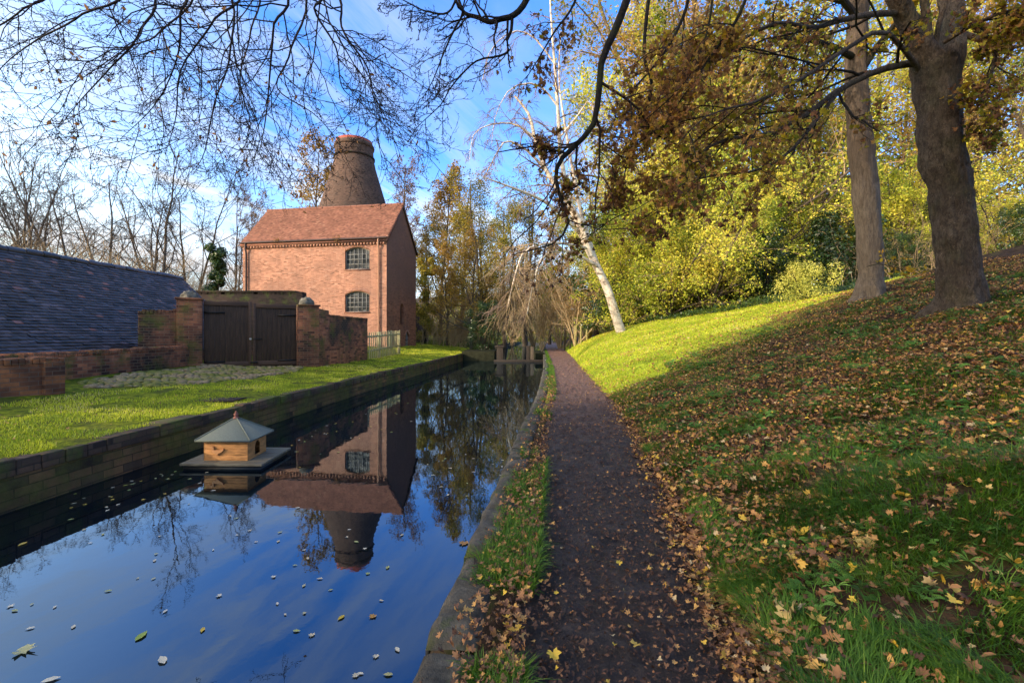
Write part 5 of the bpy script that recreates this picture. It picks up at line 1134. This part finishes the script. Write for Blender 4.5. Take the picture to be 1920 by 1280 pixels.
# verge tufts between coping and path
n = 60000; y = np.exp(rg.uniform(np.log(1.2), np.log(40), n)); x = RX(y)+.11+rg.random(n)**.8*(PL(y)-RX(y)-.04)
tn = .65*vnoise(np.stack([x*1.4, y], 1), 2.0, 51)+.35*vnoise(np.stack([x, y], 1), 7.0, 52); k = tn > np.interp(y, [1.2, 2, 3, 5, 7, 9, 12, 40], [.60, .54, .50, .62, .52, .46, .40, .3]); x, y, tn = x[k], y[k], tn[k]
V, F = blades(x, y, np.full(len(x), .02), np.interp(y, [1.2, 5, 10, 40], [.085, .08, .07, .07])*rg.uniform(.4, 1.3, len(x))*(.3+1.1*tn), np.interp(y, [1.2, 10, 40], [.0045, .009, .03]), rg, .8)
tag(mk('grass', V, F, M['grass_blade'], c=np.repeat(np.clip(.5+rg.normal(0, .2, len(x)), 0, 1), 6)), kind='stuff')
# lawn side: thin short blades in moss, more along the foot of the walls
n = 170000; y = np.exp(rg.uniform(np.log(4.5), np.log(40), n)); x = LX(y)-.12-rg.random(n)**1.2*6.5
k = ~inpoly(np.column_stack([x, y]), cob) & ~((y > 15) & (x < np.interp(y, [15, 19.7, 25, 31], [-6.9, -6.3, -6.2, -8.2]))) & ~((x < -7.8) & (y < 15)) & (vnoise(np.stack([x, y], 1), 2.5, 66) > .38); x, y = x[k], y[k]
V, F = blades(x, y, hl(x, y), rg.uniform(.02, .06, len(x)), np.interp(y, [4, 40], [.006, .03]), rg, .35)
tag(mk('moss', V, F, M['lit_grass'], c=np.repeat(np.clip(.36+(vnoise(np.stack([x, y], 1), 1.6, 14)-.5)*.9+rg.normal(0, .2, len(x)), 0, 1), 6)), kind='stuff')

# fallen leaves
def litter(x, y, z, size, tm, cm, cv, tilt=.28):
    V, F = scatter(tm[0], tm[1], np.column_stack([x, y, z]), size, np.array([0, 0, 1.]), tilt, rg=rg)
    return V, F, np.repeat(np.clip(rg.normal(cm, cv, len(x)), 0, 1), len(tm[0]))
def slopeN(x, y): return None
parts = []
x, y, u = xy_bank(120000, 1.4, 16, -.1, 10, 1.0); k = ~sunny(x, y) | (rg.random(len(x)) < .10); x, y, u = x[k], y[k], u[k]
ln = vnoise(np.stack([x, y], 1), 1.3, 43); k = ln > np.interp(y, [1.4, 2.4, 3.6, 16], [.56, .50, .16, .12])-.25*(u < .25); k |= rg.random(len(x)) < np.interp(y, [1.4, 2.4, 3.6], [.14, .22, .28]); x, y = x[k], y[k]
h = len(x)//4; h2 = 2*h; h3 = 3*h
parts.append(litter(x[:h], y[:h], hr(x[:h], y[:h])+rg.uniform(.02, .07, h), .028+.04*rg.random(h)**1.8, LOBED, .56, .28, .4))
parts.append(litter(x[h:h2], y[h:h2], hr(x[h:h2], y[h:h2])+rg.uniform(.02, .05, h2-h), .025+.035*rg.random(h2-h)**1.5, OVAL, .40, .24, .45))
parts.append(litter(x[h2:h3], y[h2:h3], hr(x[h2:h3], y[h2:h3])+rg.uniform(.015, .05, h3-h2), .028+.045*rg.random(h3-h2)**1.8, LOBED4, .46, .26, .55))
parts.append(litter(x[h3:], y[h3:], hr(x[h3:], y[h3:])+rg.uniform(.01, .045, len(x)-h3), .028+.045*rg.random(len(x)-h3)**1.8, LOBED5, .36, .26, .6))
n = 3200; y = np.exp(rg.uniform(np.log(1.4), np.log(22), n)); side_ = rg.random(n) < .75; off = np.abs(rg.normal(0, .2, n))*(.3+1.4*vnoise(y[:, None]*np.array([[1., .37]]), 1.7, 19))
x = np.where(side_, PR(y)-off*.75+.10, PL(y)+off*.7-.10); parts.append(litter(x, y, np.full(n, .045), rg.uniform(.02, .05, n), LOBED4, .46, .26, .4))
n = 1700; y = np.exp(rg.uniform(np.log(1.4), np.log(22), n)); x = PL(y)+(PR(y)-PL(y))*rg.random(n); parts.append(litter(x, y, np.full(n, .034), rg.uniform(.015, .042, n), LOBED4, .34, .28, .25))
n = 2000; y = np.exp(rg.uniform(np.log(1.3), np.log(14), n)); x = RX(y)+.06+(PL(y)-RX(y))*rg.random(n)**.6; parts.append(litter(x, y, np.full(n, .075), rg.uniform(.02, .055, n), LOBED4, .40, .24, .45))
x, y, u = xy_bank(5000, 7, 32, 0, 10); k = sunny(x, y) & (x < np.interp(y, [15, 21.5, 23, 25, 28, 36], [20, 13, 9, 8, 7, 7])); x, y = x[k], y[k]; parts.append(litter(x, y, hr(x, y)+.05, rg.uniform(.05, .1, len(x)), LOBED, .66, .2))
n = 500; y = rg.uniform(5, 22, n); x = LX(y)-.3-rg.random(n)*3.2; parts.append(litter(x, y, hl(x, y)+.03, rg.uniform(.02, .05, n), LOBED, .6, .2))
Vs, Fs, cs, n = [], [], [], 0
for V, F, c in parts: Vs.append(V); Fs += [f+n for f in F]; cs.append(c); n += len(V)
tag(mk('leaf_litter', np.concatenate(Vs), Fs, M['litter'], c=np.concatenate(cs)), kind='stuff')

n = 11000; y = np.exp(rg.uniform(np.log(1.3), np.log(12), n)); x = PL(y)-.05+(PR(y)-PL(y)+.1)*rg.random(n)
V, F, c = litter(x, y, np.full(n, .026)+rg.uniform(-.012, .012, n), .008+.022*rg.random(n)**2.5, OVAL, .10, .12, .6)
tag(mk('path_debris', V, F, M['litter'], c=c), kind='stuff')
# broad-leaved weeds: rosettes and ferny cow-parsley among the litter
def rosette(k, L, w, rg, upl=.5):
    Vs, Fs = [], []; n = 0
    for i in range(k):
        a = 2*np.pi*i/k+rg.normal(0, .3); l = L*rg.uniform(.6, 1.1); h = np.array([math.cos(a), math.sin(a)]); s = np.array([-h[1], h[0]]); V = []
        for t, ww in ((0, .12), (.3, .5), (.55, 1), (.8, .75), (1, .05)):
            c = h*l*t; z = upl*l*(t-.7*t*t)
            for sg in (-1, 0, 1): V.append([c[0]+s[0]*sg*w*ww/2, c[1]+s[1]*sg*w*ww/2, z+(.012 if sg else 0)])
        Vs.append(V); Fs += [[n+r*3+j, n+r*3+j+1, n+r*3+j+4, n+r*3+j+3] for r in range(4) for j in range(2)]; n += 15
    return np.concatenate(Vs), np.array(Fs)
def ferny(rg):
    Vs, Fs, n = [], [], 0
    for i in range(7):
        a = 2*np.pi*i/7+rg.normal(0, .3); l = rg.uniform(.11, .19); h = np.array([math.cos(a), math.sin(a), 0]); s = np.array([-h[1], h[0], 0])
        for t in np.linspace(.3, 1, 7):
            c = h*l*t+np.array([0, 0, l*(1.1*t-.75*t*t)]); wl = .05*(1.25-t)
            for sg in (-1, 1):
                for q in (.35, .75, 1.1):
                    e = c+s*sg*wl*q+h*wl*.35*q; r = .0105; Vs.append(np.array([e-h*r, e+s*r*.8+[0, 0, .004], e+h*r*1.3, e-s*r*.8])); Fs.append([n, n+1, n+2, n+3]); n += 4
    return np.concatenate(Vs), np.array(Fs)
rg = np.random.default_rng(420); Vs, Fs, cs, n = [], [], [], 0
x, y, u = xy_bank(4200, 1.7, 15, .15, 9.5, .9); k = ~sunny(x, y) & (vnoise(np.stack([x, y], 1), 1.3, 91) > .40); x, y = x[k], y[k]
tms = [rosette(6, .14, .03, rg), rosette(5, .12, .022, rg, 1.1), rosette(7, .18, .03, rg, .9), ferny(rg), ferny(rg), ferny(rg), ferny(rg)]
ix = rg.integers(0, 7, len(x))
for j, tm in enumerate(tms):
    m = ix == j; V, F = scatter(tm[0], tm[1], np.column_stack([x[m], y[m], hr(x[m], y[m])+.015]), rg.uniform(.3, .75, m.sum())*np.interp(y[m], [1.7, 3.5, 6], [.5, .8, 1]), np.array([-.15, -.1, 1.]), .18, rg=rg)
    Vs.append(V); Fs += [f+n for f in F]; cs.append(np.repeat(np.clip(rg.normal(.5, .2, m.sum()), 0, 1), len(tm[0]))); n += len(V)
tag(mk('weeds', np.concatenate(Vs), [np.concatenate(Fs)], M['leaf_weed'], c=np.concatenate(cs)), kind='stuff')

# single big leaves one can point at
def onleaf(name, label, px, py, ground, tmpl, size, col, tilt=.3, yaw=None, group=None):
    rgl = np.random.default_rng(px*7+py); z = WATER if ground == 'w' else .05
    d = F_PX*(EYE-z)/(py-HY)
    if ground == 'b':
        for _ in range(12):
            x = (px-CX)/F_PX*d; z = float(hr(x, d)); d = d*.5+.5*F_PX*(EYE-z)/(py-HY)
        z += .05
    pos = np.array([(px-CX)/F_PX*d, d, z+(.004 if ground == 'w' else .0)])
    T = tmpl[0].copy()
    if ground == 'w': T[:, 2] = np.abs(T[:, 2])*.35+.02
    V, F = scatter(T, tmpl[1], pos[None], size, np.array([0, 0, 1.]), 0 if ground == 'w' else tilt, rg=rgl)
    c = col if np.isscalar(col) else rgl.uniform(*col)
    return tag(mk(name, V, F, M['float_leaf' if ground == 'w' else 'litter'], loc=pos, c=np.full(len(V), c)), label, 'leaf', group)
for px, py, tm, s, c, lab in ((1482, 1172, LOBED3, .15, .97, 'large curled grey dead leaf in grass right of the path'), (1625, 1028, LOBED2, .14, .97, 'pale curled leaf standing upright in long grass'), (1500, 1015, LOBED3, .10, .9, 'buff curled leaf in the tussock beside the path'),
        (1555, 952, LOBED, .10, .93, 'yellow maple leaf among cow parsley on the bank'), (1690, 945, LOBED, .10, .9, 'orange yellow maple leaf topmost on the near bank'), (1790, 1150, LOBED, .065, .93, 'clear yellow leaf low in the right foreground'),
        (1530, 1185, LOBED, .10, .84, 'golden leaf right beside the large curled grey leaf'), (1900, 1075, LOBED3, .075, .88, 'pale orange leaf at the right edge in the grass'), (1350, 955, LOBED, .09, .9, 'yellow leaf at the mouth of the grassy path edge')):
    onleaf('fallen_leaf', lab, px, py, 'b', tm, s, c, .35)
for px, py, s, c, lab in ((1037, 1225, .075, .9, 'yellow maple leaf nearest the camera on the mud path'), (965, 1178, .08, .86, 'orange yellow leaf at the left edge of the mud path'), (1190, 1208, .06, .84, 'small golden leaf right of centre on the near path'), (1220, 1040, .05, .8, 'orange leaf alone in the middle of the path'), (1160, 1055, .05, .9, 'small yellow leaf in the middle of the path')):
    onleaf('fallen_leaf', lab, px, py, 'p', LOBED, s, c, .15)
for px, py, tm, s, c, lab in ((40, 1222, LOBED3, .12, .62, 'large pale sycamore leaf floating at bottom left'), (265, 1193, OVAL, .085, .5, 'green floating leaf below the reflected sky streak'), (700, 1155, LOBED, .06, .12, 'reddish floating leaf right of the kiln reflection'), (640, 1158, OVAL, .055, .32, 'yellow floating leaf under the kiln reflection'),
        (380, 1181, OVAL, .05, .3, 'orange floating leaf alone at bottom centre'), (305, 1238, OVAL, .08, .85, 'whitish floating leaf at bottom centre left'), (95, 1275, OVAL, .075, .9, 'whitish floating leaf on the bottom edge'), (43, 1020, OVAL, .075, .28, 'orange leaf in the dark reflection at far left'), (870, 1018, LOBED, .11, .1, 'pinkish leaf floating against the towpath coping')):
    onleaf('floating_leaf', lab, px, py, 'w', tm, s, c)
fl = [(103, 1138), (60, 1133), (20, 1137), (28, 1145), (57, 1178), (258, 1084), (203, 1108), (290, 1051), (292, 1039), (193, 1002), (170, 1018), (300, 1005), (400, 1031), (480, 1016), (445, 1003), (432, 967), (443, 972), (468, 995), (525, 998), (522, 1015), (570, 1031), (577, 1047), (553, 1060), (512, 1082), (570, 1098), (620, 1106), (690, 1075), (727, 1064), (715, 1126), (585, 1190), (535, 1152), (520, 1132), (570, 1150), (556, 1183), (728, 1265), (668, 1266), (676, 1263), (745, 1218), (650, 1007), (655, 993), (668, 1016), (684, 1029), (600, 1085), (138, 1175), (410, 1117), (310, 1146), (754, 1003), (705, 1230), (558, 952), (288, 1085)]
for i, (px, py) in enumerate(fl): onleaf('floating_leaf', 'small pale leaf floating on the blue canal reflection', px, py, 'w', (OVAL, LOBED)[i % 3 == 2], random.uniform(.028, .05), (.55, 1), group='small leaves on the open water')
rg = np.random.default_rng(431)
for i in range(85):
    px = rg.uniform(120, 780); py = np.interp(px, [120, 330, 520, 780], [925, 880, 830, 730])+abs(rg.normal(0, 32))+4
    if 330 < px < 545 and py < 885: continue
    onleaf('floating_leaf', 'small leaf floating in the dark reflection along the lawn wall', int(px), int(py), 'w', (OVAL, LOBED)[i % 2], rg.uniform(.03, .055), (.2, .9), group='small leaves along the lawn wall')
for i in range(26):
    px = rg.uniform(800, 985); py = rg.uniform(760, 940)
    if px > 985-(py-760)*.33: continue
    onleaf('floating_leaf', 'small leaf floating in the wood reflection near the towpath', int(px), int(py), 'w', OVAL, rg.uniform(.035, .06), (.4, 1), group='small leaves near the towpath')

# ------------------------------------------------------------------ unseen slab added behind the viewpoint, shaped to throw shade over the near bank
sh_, se_ = np.array([-.866, -.5]), np.array([.5, -.866])
def mp(t, pp, z): q = sh_*t+se_*pp; return np.array([q[0], q[1], z])
tt_ = np.array([100, 112, 124, 150, 200, 260.]); zz_ = np.array([-2, 30, 53.5, 58, 60, 50.]); pp_ = np.concatenate([[-7.6, -7.2, -6.6, -5], np.linspace(0, 150, 40)])
X = np.array([[mp(t, p_, 0)[0] for p_ in pp_] for t in tt_]); Y = np.array([[mp(t, p_, 0)[1] for p_ in pp_] for t in tt_])
Z = zz_[:, None]*np.interp(pp_, [-7.6, -7.2, -6.6, -5, 150], [0, .6, .97, 1, 1])[None]+(vnoise(np.stack([X.ravel(), Y.ravel()], 1), .16, 3).reshape(X.shape)-.5)*1.6
V, F = grid(X, Y, Z); tag(mk('shade_slab', V, F, M['bank_soil']), kind='structure')

# ------------------------------------------------------------------ light, sky, camera
EL = R(18.5)
sd = np.array([sh_[0]*math.cos(EL), sh_[1]*math.cos(EL), math.sin(EL)])
from mathutils import Vector
sl_ = bpy.data.lights.new('sun', 'SUN'); sl_.energy = 5.0; sl_.angle = R(.5); sl_.color = (1, .86, .66)
so = bpy.data.objects.new('sun', sl_); COL.objects.link(so); so.rotation_euler = Vector(-sd).to_track_quat('-Z', 'Y').to_euler(); so.location = (-20, -20, 30)
w = bpy.data.worlds.new('World'); scene.world = w; w.use_nodes = True; nt = w.node_tree; nt.nodes.clear()
class WN(NT):
    def __init__(s, t): s.t = t
k = WN(nt); out = nt.nodes.new('ShaderNodeOutputWorld'); bg = nt.nodes.new('ShaderNodeBackground'); nt.links.new(bg.outputs[0], out.inputs[0])
sky = nt.nodes.new('ShaderNodeTexSky'); sky.sky_type = 'NISHITA'; sky.sun_disc = False; sky.sun_elevation = EL; sky.sun_rotation = R(240); sky.air_density = 1.0; sky.dust_density = .6; sky.ozone_density = 1.6
dirv = nt.nodes.new('ShaderNodeTexCoord').outputs['Generated']
z = k.math('ADD', k.math('MAXIMUM', k.sepz(dirv), 0.0), .12)
cmb = nt.nodes.new('ShaderNodeCombineXYZ'); nt.links.new(k.math('DIVIDE', k.sepz(dirv, 0), z), cmb.inputs[0]); nt.links.new(k.math('DIVIDE', k.sepz(dirv, 1), z), cmb.inputs[1])
m1 = k.mapping(k.mapping(cmb.outputs[0], (1, 1, 1), (0, 0, R(24))), (2.3, .42, 1))
ci = k.noise(m1, 1.15, 7, .62, 1.3)
ci2 = k.noise(k.mapping(cmb.outputs[0], (1, 1, 1), (0, 0, R(20))), .5, 3, .5)
cl = k.math('MULTIPLY', k.ramp(ci, [(.45, 0.0), (.66, 1.0)]), k.ramp(ci2, [(.36, .0), (.54, 1.0)]))
hz = k.ramp(k.sepz(dirv), [(0.0, .72), (.14, .40), (.27, .12), (.42, .02), (1, 0.0)])
amt = k.math('ADD', k.math('MULTIPLY', cl, k.ramp(k.sepz(dirv), [(.1, .95), (.3, .75), (.6, .5)])), hz, True)
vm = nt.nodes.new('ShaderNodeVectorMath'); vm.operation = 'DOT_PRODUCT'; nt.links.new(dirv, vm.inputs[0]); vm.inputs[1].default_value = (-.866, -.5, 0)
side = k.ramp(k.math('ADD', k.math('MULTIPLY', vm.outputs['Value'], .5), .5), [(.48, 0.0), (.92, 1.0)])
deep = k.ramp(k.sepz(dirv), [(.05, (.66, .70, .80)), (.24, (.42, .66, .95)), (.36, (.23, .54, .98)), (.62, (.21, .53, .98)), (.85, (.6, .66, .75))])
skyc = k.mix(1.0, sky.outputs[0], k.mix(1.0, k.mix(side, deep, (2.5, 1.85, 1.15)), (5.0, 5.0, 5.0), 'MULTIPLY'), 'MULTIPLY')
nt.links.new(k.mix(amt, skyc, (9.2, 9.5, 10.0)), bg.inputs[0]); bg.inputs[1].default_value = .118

cam = bpy.data.cameras.new('camera'); cam.lens = 16; cam.sensor_width = 36; cam.clip_end = 2000; cam.clip_start = .05; cam.shift_y = -(640-HY)/1920
co = bpy.data.objects.new('camera', cam); COL.objects.link(co); co.location = (0, 0, EYE); co.rotation_euler = (math.pi/2, 0, 0); scene.camera = co
scene.view_settings.view_transform = 'Standard'; scene.view_settings.look = 'None'; scene.view_settings.exposure = 0
scene.cycles.max_bounces = 5; scene.cycles.diffuse_bounces = 2; scene.cycles.glossy_bounces = 3; scene.cycles.transmission_bounces = 3; scene.cycles.use_denoising = True
